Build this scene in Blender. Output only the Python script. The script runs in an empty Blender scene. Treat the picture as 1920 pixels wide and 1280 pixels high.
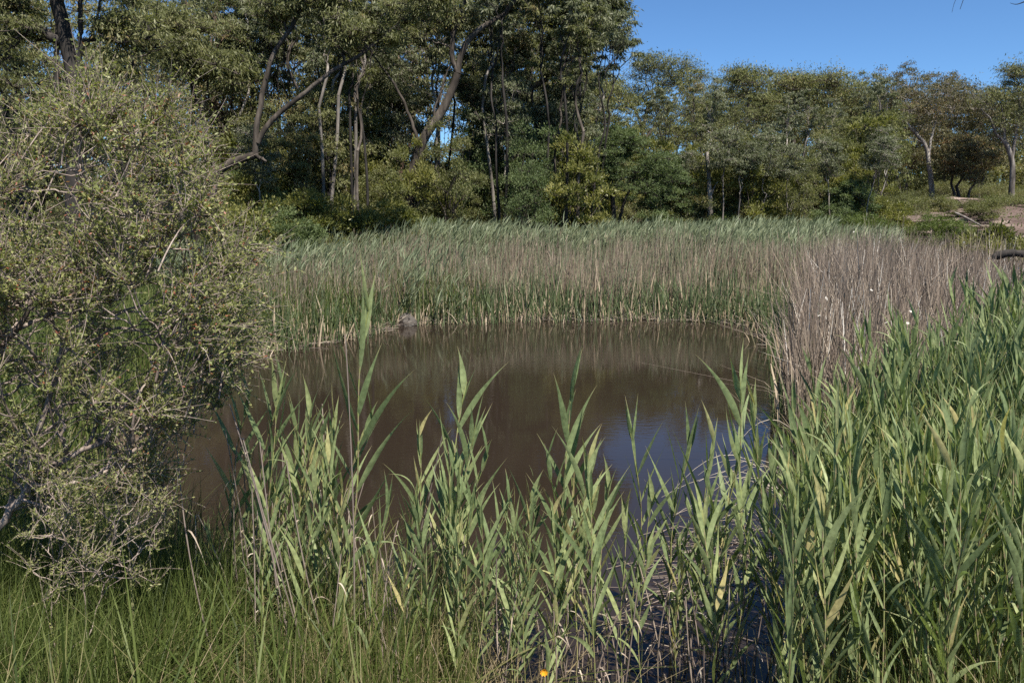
import bpy, math, random
import numpy as np
R = math.radians
S = bpy.context.scene
COL = S.collection
rs = np.random.RandomState(7)
random.seed(7)

# ------------------------------------------------------------------ camera
F = 1493.0                      # focal length in photo pixels (1920 wide)
PITCH = 9.1
CAM = np.array([0., 0., 3.0])
cam_d = bpy.data.cameras.new('camera'); cam = bpy.data.objects.new('camera', cam_d)
COL.objects.link(cam); S.camera = cam
cam_d.lens = 36*F/1920; cam_d.sensor_width = 36; cam_d.clip_end = 3000; cam_d.clip_start = 0.05
cam.location = CAM; cam.rotation_euler = (R(90-PITCH), 0, 0)

# ------------------------------------------------------------------ light
SUN_EL, SUN_AZ = 57., 152.      # azimuth measured clockwise from +Y (view direction)
w = bpy.data.worlds.new('World'); S.world = w; w.use_nodes = True
nt = w.node_tree; bg = nt.nodes['Background']
sky = nt.nodes.new('ShaderNodeTexSky'); sky.sky_type = 'NISHITA'; sky.sun_disc = False
sky.sun_elevation = R(SUN_EL); sky.sun_rotation = R(SUN_AZ)
sky.air_density = 1.0; sky.dust_density = 0.15; sky.ozone_density = 4.0; sky.altitude = 2500
pol = nt.nodes.new('ShaderNodeVectorMath'); pol.operation = 'MULTIPLY'; pol.inputs[1].default_value = (.57, .755, .88)   # polarised, deep blue
nt.links.new(sky.outputs[0], pol.inputs[0]); nt.links.new(pol.outputs[0], bg.inputs[0]); bg.inputs[1].default_value = 0.09
sd_ = bpy.data.lights.new('sun', 'SUN'); sd_.energy = 5.0; sd_.angle = R(0.5); sd_.color = (1, .935, .82)
sun = bpy.data.objects.new('sun', sd_); COL.objects.link(sun)
sun.rotation_euler = (R(90-SUN_EL), 0, R(180-SUN_AZ)); sun.location = (30, -20, 60)
S.view_settings.view_transform = 'Standard'; S.view_settings.look = 'None'
S.view_settings.exposure = 0.95; S.view_settings.gamma = 1
S.render.engine = 'CYCLES'
S.cycles.max_bounces = 5; S.cycles.diffuse_bounces = 3; S.cycles.glossy_bounces = 2
S.cycles.transmission_bounces = 3; S.cycles.transparent_max_bounces = 4
S.cycles.caustics_reflective = False; S.cycles.caustics_refractive = False
S.cycles.use_denoising = False

# ------------------------------------------------------------------ helpers
cp, sp = math.cos(R(PITCH)), math.sin(R(PITCH))
def ray(px, py):
    a = (px-960)/F; b = (640-py)/F
    return np.array([a, cp + b*sp, -sp + b*cp])
def at_y(px, py, Y):
    d = ray(px, py); return CAM + d*(Y/d[1])
def at_z(px, py, z=0.):
    d = ray(px, py); return CAM + d*((z-CAM[2])/d[2])
def sstep(a, b, x):
    t = np.clip((np.asarray(x, float)-a)/(b-a), 0, 1); return t*t*(3-2*t)
def unit(v):
    return v/np.maximum(np.linalg.norm(v, axis=-1, keepdims=True), 1e-9)
def vnoise(x, y, seed=0):
    """cheap smooth 2d value noise, vectorised"""
    x = np.asarray(x, float); y = np.asarray(y, float)
    xi = np.floor(x); yi = np.floor(y); fx = x-xi; fy = y-yi
    def h(a, b):
        n = np.sin(a*127.1 + b*311.7 + seed*74.7)*43758.5453
        return n-np.floor(n)
    fx = fx*fx*(3-2*fx); fy = fy*fy*(3-2*fy)
    return (h(xi, yi)*(1-fx)+h(xi+1, yi)*fx)*(1-fy) + (h(xi, yi+1)*(1-fx)+h(xi+1, yi+1)*fx)*fy

POND_PX = [(430,668),(520,656),(600,643),(680,627),(735,610),(800,606),(900,603),(1000,600),(1100,601),(1200,599),
    (1300,601),(1380,606),(1440,618),(1468,650),(1480,720),(1495,800),(1515,900),(1560,1000),(1600,1150),(1640,1400),
    (1300,1420),(1000,1330),(800,1240),(600,1190),(400,1110),(230,1050),(120,950),(180,850),(290,760),(370,700)]
POND = np.array([at_z(*p)[:2] for p in POND_PX])
def pond_sd(x, y):
    """signed distance to the pond edge, positive on land"""
    x = np.asarray(x, float); y = np.asarray(y, float)
    shp = x.shape; P = np.stack([x.ravel(), y.ravel()], 1)
    best = np.full(len(P), 1e9); inside = np.zeros(len(P), bool)
    n = len(POND)
    for i in range(n):
        a = POND[i]; b = POND[(i+1) % n]; ab = b-a
        t = np.clip(((P-a)@ab)/(ab@ab), 0, 1)
        best = np.minimum(best, np.linalg.norm(P-a-t[:, None]*ab, axis=1))
        c = (a[1] > P[:, 1]) != (b[1] > P[:, 1])
        xx = a[0] + (P[:, 1]-a[1])*(b[0]-a[0])/(b[1]-a[1] if abs(b[1]-a[1]) > 1e-9 else 1e-9)
        inside ^= c & (P[:, 0] < xx)
    return np.where(inside, -best, best).reshape(shp)
def ground_z(x, y):
    x = np.asarray(x, float); y = np.asarray(y, float)
    d = pond_sd(x, y)
    z = np.where(d < 0, -0.5*sstep(0, 1.6, -d), 0.13*sstep(0, .6, d) + .12*sstep(0, 6, d))
    z = z + np.where(d > 0, .08*(vnoise(x*1.3, y*1.3, 1)-.5)*sstep(0, 1, d), 0)
    z = z + 1.3*sstep(4.0, 0.4, y)                                            # bank under the viewer
    z = z + .35*sstep(2.5, 6, x)*sstep(12, 4, y) + .35*sstep(-2.2, -5, x)*sstep(14, 4, y)
    z = z + 1.2*sstep(36, 60, y) + 5*sstep(55, 220, y)
    hill = sstep(.27, .55, x/np.maximum(y, 1))*sstep(33, 52, y)               # stony rise on the right
    z = z + hill*(1.5 + .9*sstep(48, 80, y)) + hill*.6*(vnoise(x*.5, y*.5, 4)-.5)
    z = z + .6*(vnoise(x*.11, y*.11, 9)-.5)*sstep(34, 60, y)
    return z

class MB:
    """collects quads/tris with two point attributes: tint and along"""
    def __init__(s): s.v = []; s.f4 = []; s.f3 = []; s.t = []; s.u = []; s.n = 0
    def add(s, v, f, tint=0.5, along=0.5):
        v = np.asarray(v, np.float32).reshape(-1, 3); f = np.asarray(f)
        s.v.append(v); (s.f4 if f.shape[1] == 4 else s.f3).append(f+s.n)
        s.t.append(np.broadcast_to(np.asarray(tint, np.float32), (len(v),)).copy())
        s.u.append(np.broadcast_to(np.asarray(along, np.float32), (len(v),)).copy())
        s.n += len(v)
    def build(s, name, mat, parent=None, smooth=True, loc=None):
        me = bpy.data.meshes.new(name)
        v = np.concatenate(s.v) if s.v else np.zeros((0, 3), np.float32)
        f4 = np.concatenate(s.f4) if s.f4 else np.zeros((0, 4), int)
        f3 = np.concatenate(s.f3) if s.f3 else np.zeros((0, 3), int)
        me.vertices.add(len(v)); me.vertices.foreach_set('co', v.ravel())
        li = np.concatenate([f4.ravel(), f3.ravel()]).astype(np.int32)
        me.loops.add(len(li)); me.loops.foreach_set('vertex_index', li)
        st = np.concatenate([np.arange(len(f4))*4, len(f4)*4+np.arange(len(f3))*3]).astype(np.int32)
        me.polygons.add(len(st)); me.polygons.foreach_set('loop_start', st)
        me.update(calc_edges=True)
        me.polygons.foreach_set('use_smooth', np.full(len(st), smooth))
        for nm, arr in (('tint', s.t), ('along', s.u)):
            a = me.attributes.new(nm, 'FLOAT', 'POINT'); a.data.foreach_set('value', np.concatenate(arr))
        me.materials.append(mat)
        o = bpy.data.objects.new(name, me); COL.objects.link(o)
        if parent is not None: o.parent = parent
        if loc is not None: o.location = loc
        return o

def ribbons(mb, P, W, tint, fold=0.0, up=None):
    """P [N,S,3] centre lines, W [N,S,3] half width vectors; fold>0 gives a keeled blade with 3 verts across"""
    N, K = P.shape[:2]
    al = np.tile(np.linspace(0, 1, K), (N, 1))
    if fold == 0:
        V = np.stack([P-W, P+W], 2).reshape(-1, 3); m = 2
    else:
        T = unit(np.gradient(P, axis=1)); Nn = unit(np.cross(T, W))
        wl = np.linalg.norm(W, axis=-1, keepdims=True)
        V = np.stack([P-W, P-Nn*wl*fold, P+W], 2).reshape(-1, 3); m = 3
    base = (np.arange(N)*K*m)[:, None, None]; k = (np.arange(K-1)*m)[None, :, None]; j = np.arange(m-1)[None, None, :]
    a = base+k+j
    f = np.stack([a, a+1, a+1+m, a+m], -1).reshape(-1, 4)
    mb.add(V, f, np.repeat(np.asarray(tint), K*m), np.repeat(al.ravel(), m))
def tubes(mb, P, Rr, k=5, tint=None, cap=False):
    P = np.asarray(P, float); Rr = np.asarray(Rr, float)
    N, K = P.shape[:2]
    T = unit(np.gradient(P, axis=1))
    ref = np.where(np.abs(T[:, :1, 2:3]) > .9, np.array([1., 0, 0]), np.array([0., 0, 1.])) + np.zeros_like(T)
    A = unit(np.cross(T, ref)); B = np.cross(T, A)
    th = np.arange(k)*2*math.pi/k
    V = P[:, :, None] + Rr[:, :, None, None]*(A[:, :, None]*np.cos(th)[:, None] + B[:, :, None]*np.sin(th)[:, None])
    base = (np.arange(N)*K*k)[:, None, None]; s_ = (np.arange(K-1)*k)[None, :, None]; j = np.arange(k)[None, None, :]
    a = base+s_+j; b = base+s_+(j+1) % k
    f = np.stack([a, b, b+k, a+k], -1).reshape(-1, 4)
    if tint is None: tint = np.random.RandomState(N).rand(N)
    al = np.tile(np.linspace(0, 1, K), (N, 1))
    mb.add(V.reshape(-1, 3), f, np.repeat(tint, K*k), np.repeat(al.ravel(), k))
def tag(o, label=None, cat=None, group=None, kind=None):
    if label: o['label'] = label
    if cat: o['category'] = cat
    if group: o['group'] = group
    if kind: o['kind'] = kind
    return o
def empty(name, loc, label=None, cat=None, group=None):
    o = bpy.data.objects.new(name, None); COL.objects.link(o); o.location = loc; o.empty_display_size = .2
    return tag(o, label, cat, group)
def copy_tree(o, parent=None):
    c = o.copy(); COL.objects.link(c); c.parent = parent
    for ch in list(o.children): copy_tree(ch, c)
    return c

# ------------------------------------------------------------------ materials
def mat(name):
    m = bpy.data.materials.new(name); m.use_nodes = True; m.node_tree.nodes.clear(); return m, m.node_tree
def nd(t, typ, **kw):
    n = t.nodes.new(typ)
    for k, v in kw.items():
        if k.startswith('i_'): n.inputs[int(k[2:])].default_value = v
        else: setattr(n, k, v)
    return n
def ramp(t, stops, fac):
    r = nd(t, 'ShaderNodeValToRGB'); e = r.color_ramp.elements
    while len(e) < len(stops): e.new(.5)
    for q, (p, c) in zip(e, stops): q.position = p; q.color = (*c, 1)
    t.links.new(fac, r.inputs[0]); return r.outputs[0]
def leaf_mat(name, stops, rough=.45, trans=.3, spec=.35, noise_scale=None, obj_var=.25, tip=None, tcol=(1.15, 1.25, .55)):
    m, t = mat(name); L = t.links.new
    at = nd(t, 'ShaderNodeAttribute', attribute_name='tint')
    oi = nd(t, 'ShaderNodeObjectInfo')
    ma = nd(t, 'ShaderNodeMath', operation='MULTIPLY_ADD'); L(oi.outputs['Random'], ma.inputs[0])
    ma.inputs[1].default_value = obj_var; ma.inputs[2].default_value = -obj_var/2
    ad = nd(t, 'ShaderNodeMath', operation='ADD', use_clamp=True); L(at.outputs['Fac'], ad.inputs[0]); L(ma.outputs[0], ad.inputs[1])
    col = ramp(t, stops, ad.outputs[0])
    if noise_scale:
        tc = nd(t, 'ShaderNodeTexCoord'); nz = nd(t, 'ShaderNodeTexNoise'); nz.inputs['Scale'].default_value = noise_scale
        L(tc.outputs['Object'], nz.inputs['Vector'])
        mp = nd(t, 'ShaderNodeMapRange'); mp.inputs[1].default_value = .3; mp.inputs[2].default_value = .7
        mp.inputs[3].default_value = .72; mp.inputs[4].default_value = 1.28; L(nz.outputs[0], mp.inputs[0])
        mx = nd(t, 'ShaderNodeVectorMath', operation='SCALE'); L(col, mx.inputs[0]); L(mp.outputs[0], mx.inputs['Scale']); col = mx.outputs[0]
    if tip:
        al = nd(t, 'ShaderNodeAttribute', attribute_name='along')
        mp = nd(t, 'ShaderNodeMapRange'); mp.inputs[1].default_value = tip[0]; mp.inputs[2].default_value = tip[1]; L(al.outputs['Fac'], mp.inputs[0])
        mm = nd(t, 'ShaderNodeMath', operation='MULTIPLY'); L(mp.outputs[0], mm.inputs[0]); mm.inputs[1].default_value = tip[3]
        mx = nd(t, 'ShaderNodeMix', data_type='RGBA'); L(mm.outputs[0], mx.inputs[0]); L(col, mx.inputs[6]); mx.inputs[7].default_value = (*tip[2], 1); col = mx.outputs[2]
    pr = nd(t, 'ShaderNodeBsdfPrincipled'); L(col, pr.inputs['Base Color']); pr.inputs['Roughness'].default_value = rough
    pr.inputs['Specular IOR Level'].default_value = spec
    tr = nd(t, 'ShaderNodeBsdfTranslucent')
    vm = nd(t, 'ShaderNodeVectorMath', operation='MULTIPLY'); L(col, vm.inputs[0]); vm.inputs[1].default_value = tcol; L(vm.outputs[0], tr.inputs[0])
    ms = nd(t, 'ShaderNodeMixShader'); ms.inputs[0].default_value = trans; L(pr.outputs[0], ms.inputs[1]); L(tr.outputs[0], ms.inputs[2])
    o = nd(t, 'ShaderNodeOutputMaterial'); L(ms.outputs[0], o.inputs[0]); return m
def bark_mat(name, c1, c2, c3, scale=3., stretch=.18, bump=.6, rough=.85):
    m, t = mat(name); L = t.links.new
    tc = nd(t, 'ShaderNodeTexCoord'); mp = nd(t, 'ShaderNodeMapping'); mp.inputs['Scale'].default_value = (1, 1, stretch)
    L(tc.outputs['Object'], mp.inputs[0])
    nz = nd(t, 'ShaderNodeTexNoise'); nz.inputs['Scale'].default_value = scale; nz.inputs['Detail'].default_value = 6; nz.inputs['Roughness'].default_value = .65
    L(mp.outputs[0], nz.inputs['Vector'])
    n2 = nd(t, 'ShaderNodeTexNoise'); n2.inputs['Scale'].default_value = scale*7; n2.inputs['Detail'].default_value = 4; L(mp.outputs[0], n2.inputs['Vector'])
    col = ramp(t, [(.34, c1), (.5, c2), (.66, c3)], nz.outputs[0])
    bp = nd(t, 'ShaderNodeBump'); bp.inputs['Strength'].default_value = bump; bp.inputs['Distance'].default_value = .03; L(n2.outputs[0], bp.inputs['Height'])
    oi = nd(t, 'ShaderNodeObjectInfo'); mr = nd(t, 'ShaderNodeMapRange'); mr.inputs[3].default_value = .7; mr.inputs[4].default_value = 1.3; L(oi.outputs['Random'], mr.inputs[0])
    sc = nd(t, 'ShaderNodeVectorMath', operation='SCALE'); L(col, sc.inputs[0]); L(mr.outputs[0], sc.inputs['Scale'])
    pr = nd(t, 'ShaderNodeBsdfPrincipled'); L(sc.outputs[0], pr.inputs['Base Color']); pr.inputs['Roughness'].default_value = rough
    pr.inputs['Specular IOR Level'].default_value = .2; L(bp.outputs[0], pr.inputs['Normal'])
    o = nd(t, 'ShaderNodeOutputMaterial'); L(pr.outputs[0], o.inputs[0]); return m

M = {}
M['gum'] = leaf_mat('gum_leaf', [(0, (.080, .088, .032)), (.45, (.150, .160, .064)), (.8, (.21, .208, .100)), (1, (.235, .17, .072))], .5, .38, .3)
M['gumblue'] = leaf_mat('gumblue_leaf', [(0, (.070, .080, .042)), (.5, (.130, .146, .078)), (1, (.19, .198, .125))], .5, .33, .3)
M['dome'] = leaf_mat('dome_leaf', [(0, (.082, .090, .033)), (.5, (.148, .158, .060)), (.85, (.195, .198, .080)), (1, (.22, .170, .070))], .55, .32, .2)
M['bronze'] = leaf_mat('bronze_leaf', [(0, (.055, .054, .024)), (.5, (.110, .104, .048)), (.8, (.150, .132, .062)), (1, (.23, .120, .050))], .5, .28, .25)
M['wattle'] = leaf_mat('wattle_leaf', [(0, (.062, .085, .034)), (.5, (.112, .148, .062)), (1, (.165, .200, .090))], .55, .33, .2)
M['shrub'] = leaf_mat('shrub_leaf', [(0, (.080, .090, .026)), (.5, (.165, .172, .052)), (1, (.27, .255, .085))], .45, .38, .35)
M['tea'] = leaf_mat('tea_leaf', [(0, (.115, .138, .045)), (.5, (.215, .240, .085)), (.88, (.33, .33, .14)), (.95, (.38, .33, .17)), (1, (.34, .13, .08))], .45, .42, .3)
M['reed'] = leaf_mat('reed_blade', [(0, (.140, .185, .082)), (.5, (.218, .268, .124)), (.88, (.30, .340, .155)), (1, (.42, .37, .17))], .5, .32, .3, 30., .45, (.80, 1.0, (.36, .28, .15), .85), (1.1, 1.2, .6))
M['reedstem'] = leaf_mat('reed_stem', [(0, (.20, .235, .08)), (1, (.30, .31, .12))], .4, .1, .4, 8., .3, (.42, .12, (.25, .19, .13), .9))
M['deadstem'] = leaf_mat('dead_reed_stem', [(0, (.14, .112, .10)), (.5, (.235, .190, .165)), (.85, (.33, .27, .21)), (1, (.52, .46, .38))], .6, .08, .3, 3.)
M['deadfar'] = leaf_mat('dead_reed_bed', [(0, (.10, .076, .060)), (.4, (.185, .143, .112)), (.8, (.29, .235, .175)), (1, (.46, .38, .29))], .65, .1, .2)
M['greyfar'] = leaf_mat('grey_dead_reed', [(0, (.095, .074, .060)), (.5, (.180, .142, .116)), (.9, (.29, .235, .185)), (.985, (.42, .35, .27)), (1, (.70, .66, .60))], .65, .1, .2)
M['greenfar'] = leaf_mat('greenfar_leaf', [(0, (.100, .125, .072)), (.5, (.165, .195, .115)), (.9, (.22, .25, .150)), (1, (.29, .29, .18))], .5, .25, .3)
M['rush'] = leaf_mat('bulrush_leaf', [(0, (.055, .078, .034)), (.5, (.105, .135, .062)), (.62, (.13, .16, .075)), (.68, (.32, .25, .17)), (1, (.56, .46, .34))], .5, .15, .3)
M['grass'] = leaf_mat('grass_blade', [(0, (.028, .046, .011)), (.5, (.078, .108, .027)), (.85, (.150, .180, .055)), (1, (.30, .24, .14))], .5, .38, .25)
M['brush'] = leaf_mat('fern_green', [(0, (.06, .085, .02)), (.5, (.105, .140, .038)), (1, (.15, .18, .06))], .5, .35, .2)
M['bark'] = bark_mat('grey_brown_bark', (.024, .020, .017), (.065, .054, .045), (.16, .135, .115))
M['barkdark'] = bark_mat('dark_bark', (.012, .011, .010), (.028, .025, .023), (.060, .052, .047))
M['barkpale'] = bark_mat('pale_bark', (.07, .060, .053), (.175, .155, .138), (.34, .31, .28))
M['barkred'] = bark_mat('reddish_bark', (.035, .022, .018), (.110, .068, .050), (.22, .165, .135))
M['twig'] = bark_mat('grey_twig', (.14, .108, .092), (.28, .225, .195), (.44, .37, .32), 9., .5, .2)
M['rock'] = bark_mat('sandstone', (.060, .045, .038), (.150, .112, .095), (.26, .20, .17), 1.6, 1., 1.)
M['greyrock'] = bark_mat('grey_stone', (.045, .040, .036), (.085, .076, .068), (.13, .118, .104), 2.2, 1., 1.)
M['petal'] = leaf_mat('orange_petal', [(0, (.75, .32, .02)), (1, (.90, .48, .03))], .5, .3, .2)

def ground_material():
    m, t = mat('soil'); L = t.links.new
    g = nd(t, 'ShaderNodeNewGeometry')
    n1 = nd(t, 'ShaderNodeTexNoise'); n1.inputs['Scale'].default_value = .35; n1.inputs['Detail'].default_value = 5
    n2 = nd(t, 'ShaderNodeTexNoise'); n2.inputs['Scale'].default_value = 7; n2.inputs['Detail'].default_value = 9; n2.inputs['Roughness'].default_value = .7
    for n in (n1, n2): L(g.outputs['Position'], n.inputs['Vector'])
    mixf = nd(t, 'ShaderNodeMath', operation='MULTIPLY_ADD'); L(n2.outputs[0], mixf.inputs[0]); mixf.inputs[1].default_value = .6
    h = nd(t, 'ShaderNodeMath', operation='MULTIPLY'); L(n1.outputs[0], h.inputs[0]); h.inputs[1].default_value = .4; L(h.outputs[0], mixf.inputs[2])
    near = ramp(t, [(.36, (.022, .017, .012)), (.5, (.065, .048, .034)), (.64, (.135, .10, .070))], mixf.outputs[0])
    hill = ramp(t, [(.36, (.050, .034, .029)), (.5, (.110, .078, .066)), (.66, (.215, .160, .138))], mixf.outputs[0])
    at = nd(t, 'ShaderNodeAttribute', attribute_name='tint')
    mx = nd(t, 'ShaderNodeMix', data_type='RGBA'); L(at.outputs['Fac'], mx.inputs[0]); L(near, mx.inputs[6]); L(hill, mx.inputs[7])
    bp = nd(t, 'ShaderNodeBump'); bp.inputs['Strength'].default_value = .8; bp.inputs['Distance'].default_value = .08; L(n2.outputs[0], bp.inputs['Height'])
    pr = nd(t, 'ShaderNodeBsdfPrincipled'); L(mx.outputs[2], pr.inputs['Base Color']); pr.inputs['Roughness'].default_value = .95; L(bp.outputs[0], pr.inputs['Normal'])
    pr.inputs['Specular IOR Level'].default_value = .15
    o = nd(t, 'ShaderNodeOutputMaterial'); L(pr.outputs[0], o.inputs[0]); return m
M['soil'] = ground_material()
def water_material():
    m, t = mat('murky_water'); L = t.links.new
    g = nd(t, 'ShaderNodeNewGeometry')
    mp = nd(t, 'ShaderNodeMapping'); mp.inputs['Scale'].default_value = (.55, 1.5, 1); L(g.outputs['Position'], mp.inputs[0])
    n1 = nd(t, 'ShaderNodeTexNoise'); n1.inputs['Scale'].default_value = 9; n1.inputs['Detail'].default_value = 3
    L(mp.outputs[0], n1.inputs['Vector'])
    n3 = nd(t, 'ShaderNodeTexNoise'); n3.inputs['Scale'].default_value = .5; n3.inputs['Detail'].default_value = 2; L(g.outputs['Position'], n3.inputs['Vector'])
    mr = nd(t, 'ShaderNodeMapRange'); mr.inputs[1].default_value = .4; mr.inputs[2].default_value = .65; mr.inputs[3].default_value = .15; mr.inputs[4].default_value = 1.; L(n3.outputs[0], mr.inputs[0])
    ml = nd(t, 'ShaderNodeMath', operation='MULTIPLY'); L(n1.outputs[0], ml.inputs[0]); L(mr.outputs[0], ml.inputs[1])
    bp = nd(t, 'ShaderNodeBump'); bp.inputs['Strength'].default_value = .22; bp.inputs['Distance'].default_value = .010; L(ml.outputs[0], bp.inputs['Height'])
    n2 = nd(t, 'ShaderNodeTexNoise'); n2.inputs['Scale'].default_value = .25; L(g.outputs['Position'], n2.inputs['Vector'])
    col = ramp(t, [(.3, (.0195, .0142, .0104)), (.7, (.026, .0188, .0138))], n2.outputs[0])
    pr = nd(t, 'ShaderNodeBsdfPrincipled'); L(col, pr.inputs['Base Color']); pr.inputs['Roughness'].default_value = .035
    pr.inputs['IOR'].default_value = 1.333; L(bp.outputs[0], pr.inputs['Normal'])
    o = nd(t, 'ShaderNodeOutputMaterial'); L(pr.outputs[0], o.inputs[0]); return m
M['water'] = water_material()

# ------------------------------------------------------------------ ground and water
def axis(lo, hi, fine_lo, fine_hi, step, grow=1.18):
    a = list(np.arange(fine_lo, fine_hi, step)); s = step
    while a[-1] < hi: s *= grow; a.append(a[-1]+s)
    s = step
    while a[0] > lo: s *= grow; a.insert(0, a[0]-s)
    return np.array(a)
gx = axis(-900, 900, -16, 16, .22, 1.09); gy = axis(-60, 1500, 1, 24, .22, 1.06)
X, Y = np.meshgrid(gx, gy); Z = ground_z(X, Y)
mb = MB(); nx, ny = len(gx), len(gy)
ii = (np.arange(ny-1)[:, None]*nx + np.arange(nx-1)).ravel()
hillt = sstep(.27, .42, X/np.maximum(Y, 1))*sstep(34, 44, Y)*sstep(110, 60, Y)
mb.add(np.stack([X, Y, Z], -1).reshape(-1, 3), np.stack([ii, ii+1, ii+nx+1, ii+nx], 1), hillt.ravel())
g = mb.build('ground', M['soil']); tag(g, 'brown soil banks rising to a stony hillside', None, None, 'structure')
mb = MB()
lo = POND.min(0)-.6; hi = POND.max(0)+.6
mb.add([(lo[0], lo[1], 0), (hi[0], lo[1], 0), (hi[0], hi[1], 0), (lo[0], hi[1], 0)], [(0, 1, 2, 3)])
wt = mb.build('water', M['water']); tag(wt, 'still brown pond water mirroring reeds, trees and blue sky', None, None, 'structure')

# ------------------------------------------------------------------ trees
def bez(a, b, n, wob, rng):
    t = np.linspace(0, 1, n)[:, None]; P = a+(b-a)*t
    L = np.linalg.norm(b-a)
    o = rng.randn(2, 3)*wob*L
    return P + np.sin(t*math.pi)*o[0] + np.sin(t*2*math.pi)*o[1]*.5
def branch_to(segs, p, r, T, rng, wob=.07, pull=.42, rmin=.012, depth=0):
    """branch hierarchy from p reaching every target in T"""
    n = len(T)
    if n == 0: return
    if n == 1:
        segs.append((bez(p, T[0], 6, wob, rng), r, max(rmin*.5, r*.3))); return
    c = T.mean(0); dv = T-c
    ax = np.linalg.svd(dv, full_matrices=False)[2][0] if n > 2 else unit(T[1]-T[0])
    ax = unit(ax + rng.randn(3)*.25)
    pr = dv@ax; o = np.argsort(pr); k = int(round(n*rng.uniform(.35, .65))); k = min(max(k, 1), n-1)
    q = p + (c-p)*rng.uniform(pull*.7, pull*1.2) + rng.randn(3)*.05*np.linalg.norm(c-p)
    r2 = r*.88
    segs.append((bez(p, q, 6, wob, rng), r, r2))
    for G in (T[o[:k]], T[o[k:]]):
        rr = max(rmin, r2*(len(G)/n)**.42)
        branch_to(segs, q, rr, G, rng, wob, pull, rmin, depth+1)
def leaf_cloud(mb, C, Rd, n, ln, wd, rng, mode='droop', flat=.62, ctint=None, inner=.25):
    """n leaves round each clump centre C with radius Rd"""
    N = len(C)
    idx = np.repeat(np.arange(N), n)
    d = unit(rng.randn(N*n, 3)); d[:, 2] = np.where(d[:, 2] < -.25, -d[:, 2]*.6, d[:, 2])
    rr = (inner + (1-inner)*rng.rand(N*n)**.6)[:, None]
    # lumps within the clump so that it breaks up
    lump = 1 + .38*np.sin(d[:, :1]*5+idx[:, None]*1.7)*np.sin(d[:, 1:2]*5+idx[:, None]*2.3)
    P = C[idx] + d*rr*lump*Rd[idx][:, None]*np.array([1, 1, flat])
    if mode == 'droop':
        D = unit(np.array([0, 0, -.75]) + d*np.array([.55, .55, .1]) + rng.randn(N*n, 3)*.42)
    elif mode == 'out':
        D = unit(d + np.array([0, 0, .5]) + rng.randn(N*n, 3)*.55)
    else:
        D = unit(rng.randn(N*n, 3) + d*.7)
    Wv = unit(np.cross(D, rng.randn(N*n, 3)))
    L = ln*(.6+.8*rng.rand(N*n))[:, None]; Wd = wd*(.6+.8*rng.rand(N*n))[:, None]*.5
    m = P + D*L*.42
    V = np.stack([P, m+Wv*Wd, P+D*L, m-Wv*Wd], 1).reshape(-1, 3)
    f = np.arange(N*n*4).reshape(-1, 4)
    if ctint is None: ctint = rng.rand(N)
    t = np.clip(ctint[idx]*.55 + rng.rand(N*n)*.45, 0, 1)
    mb.add(V, f, np.repeat(t, 4))
def clump_twigs(segs_fine, C, Rd, rng, k=5):
    N = len(C); idx = np.repeat(np.arange(N), k)
    d = unit(rng.randn(N*k, 3)); d[:, 2] = np.abs(d[:, 2])*.7
    E = C[idx] + d*Rd[idx][:, None]*np.array([.95, .95, .6]); A = C[idx] - np.array([0, 0, .12])*Rd[idx][:, None]
    t = np.linspace(0, 1, 4)[None, :, None]
    P = A[:, None] + (E-A)[:, None]*t; P[:, 1:3] += rng.randn(N*k, 2, 3)*.04*Rd[idx][:, None, None]
    segs_fine.append(P)
def finish_tree(name, segs, C, Rd, loc, leafmat, barkmat, rng, n=260, ln=.16, wd=.04, mode='droop', flat=.62,
                sides=7, twigs=7, twig_r=.017, ctint=None, label=None, cat='tree', group=None, part=('trunk', 'crown'), extra=None):
    """segs: list of (points, r0, r1) in world coordinates"""
    loc = np.asarray(loc, float)
    root = empty(name, loc, label, cat, group)
    tb = MB()
    big = [s for s in segs if s[1] > .06]; small = [s for s in segs if s[1] <= .06]
    for grp, k in ((big, sides), (small, 4)):
        byn = {}
        for P, r0, r1 in grp: byn.setdefault(len(P), []).append((P-loc, np.linspace(r0, r1, len(P))))
        for L in byn.values(): tubes(tb, np.array([a for a, _ in L]), np.array([b for _, b in L]), k, rng.rand(len(L)))
    if len(C) and twigs:
        fs = []; clump_twigs(fs, C-loc, Rd, rng, twigs)
        P = fs[0]; tubes(tb, P, np.tile(np.linspace(twig_r, twig_r*.4, P.shape[1]), (len(P), 1)), 3, rng.rand(len(P)))
    if extra: extra(tb, loc)
    tb.build(part[0], barkmat, root)
    if len(C):
        lb = MB(); leaf_cloud(lb, C-loc, Rd, n, ln, wd, rng, mode, flat, ctint)
        lb.build(part[1], leafmat, root, smooth=False)
    return root
def crown_targets(c, rad, n, rng, hollow=.45, zmin=-.45):
    """clump centres filling the outer part of an ellipsoid, upper side favoured"""
    out = []
    while len(out) < n:
        d = unit(rng.randn(3))
        if d[2] < zmin: continue
        if d[2] < .1 and rng.rand() < .35: continue
        s = hollow + (1-hollow)*rng.rand()**.55
        s *= 1 + .16*math.sin(d[0]*4+c[0])*math.sin(d[1]*4+d[2]*3)
        p = c + d*s*rad
        if all(np.linalg.norm((p-q)/rad) > .10 for q in out[-40:]) or rng.rand() < .05: out.append(p)
    return np.array(out)
FAR = 1.5
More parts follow.
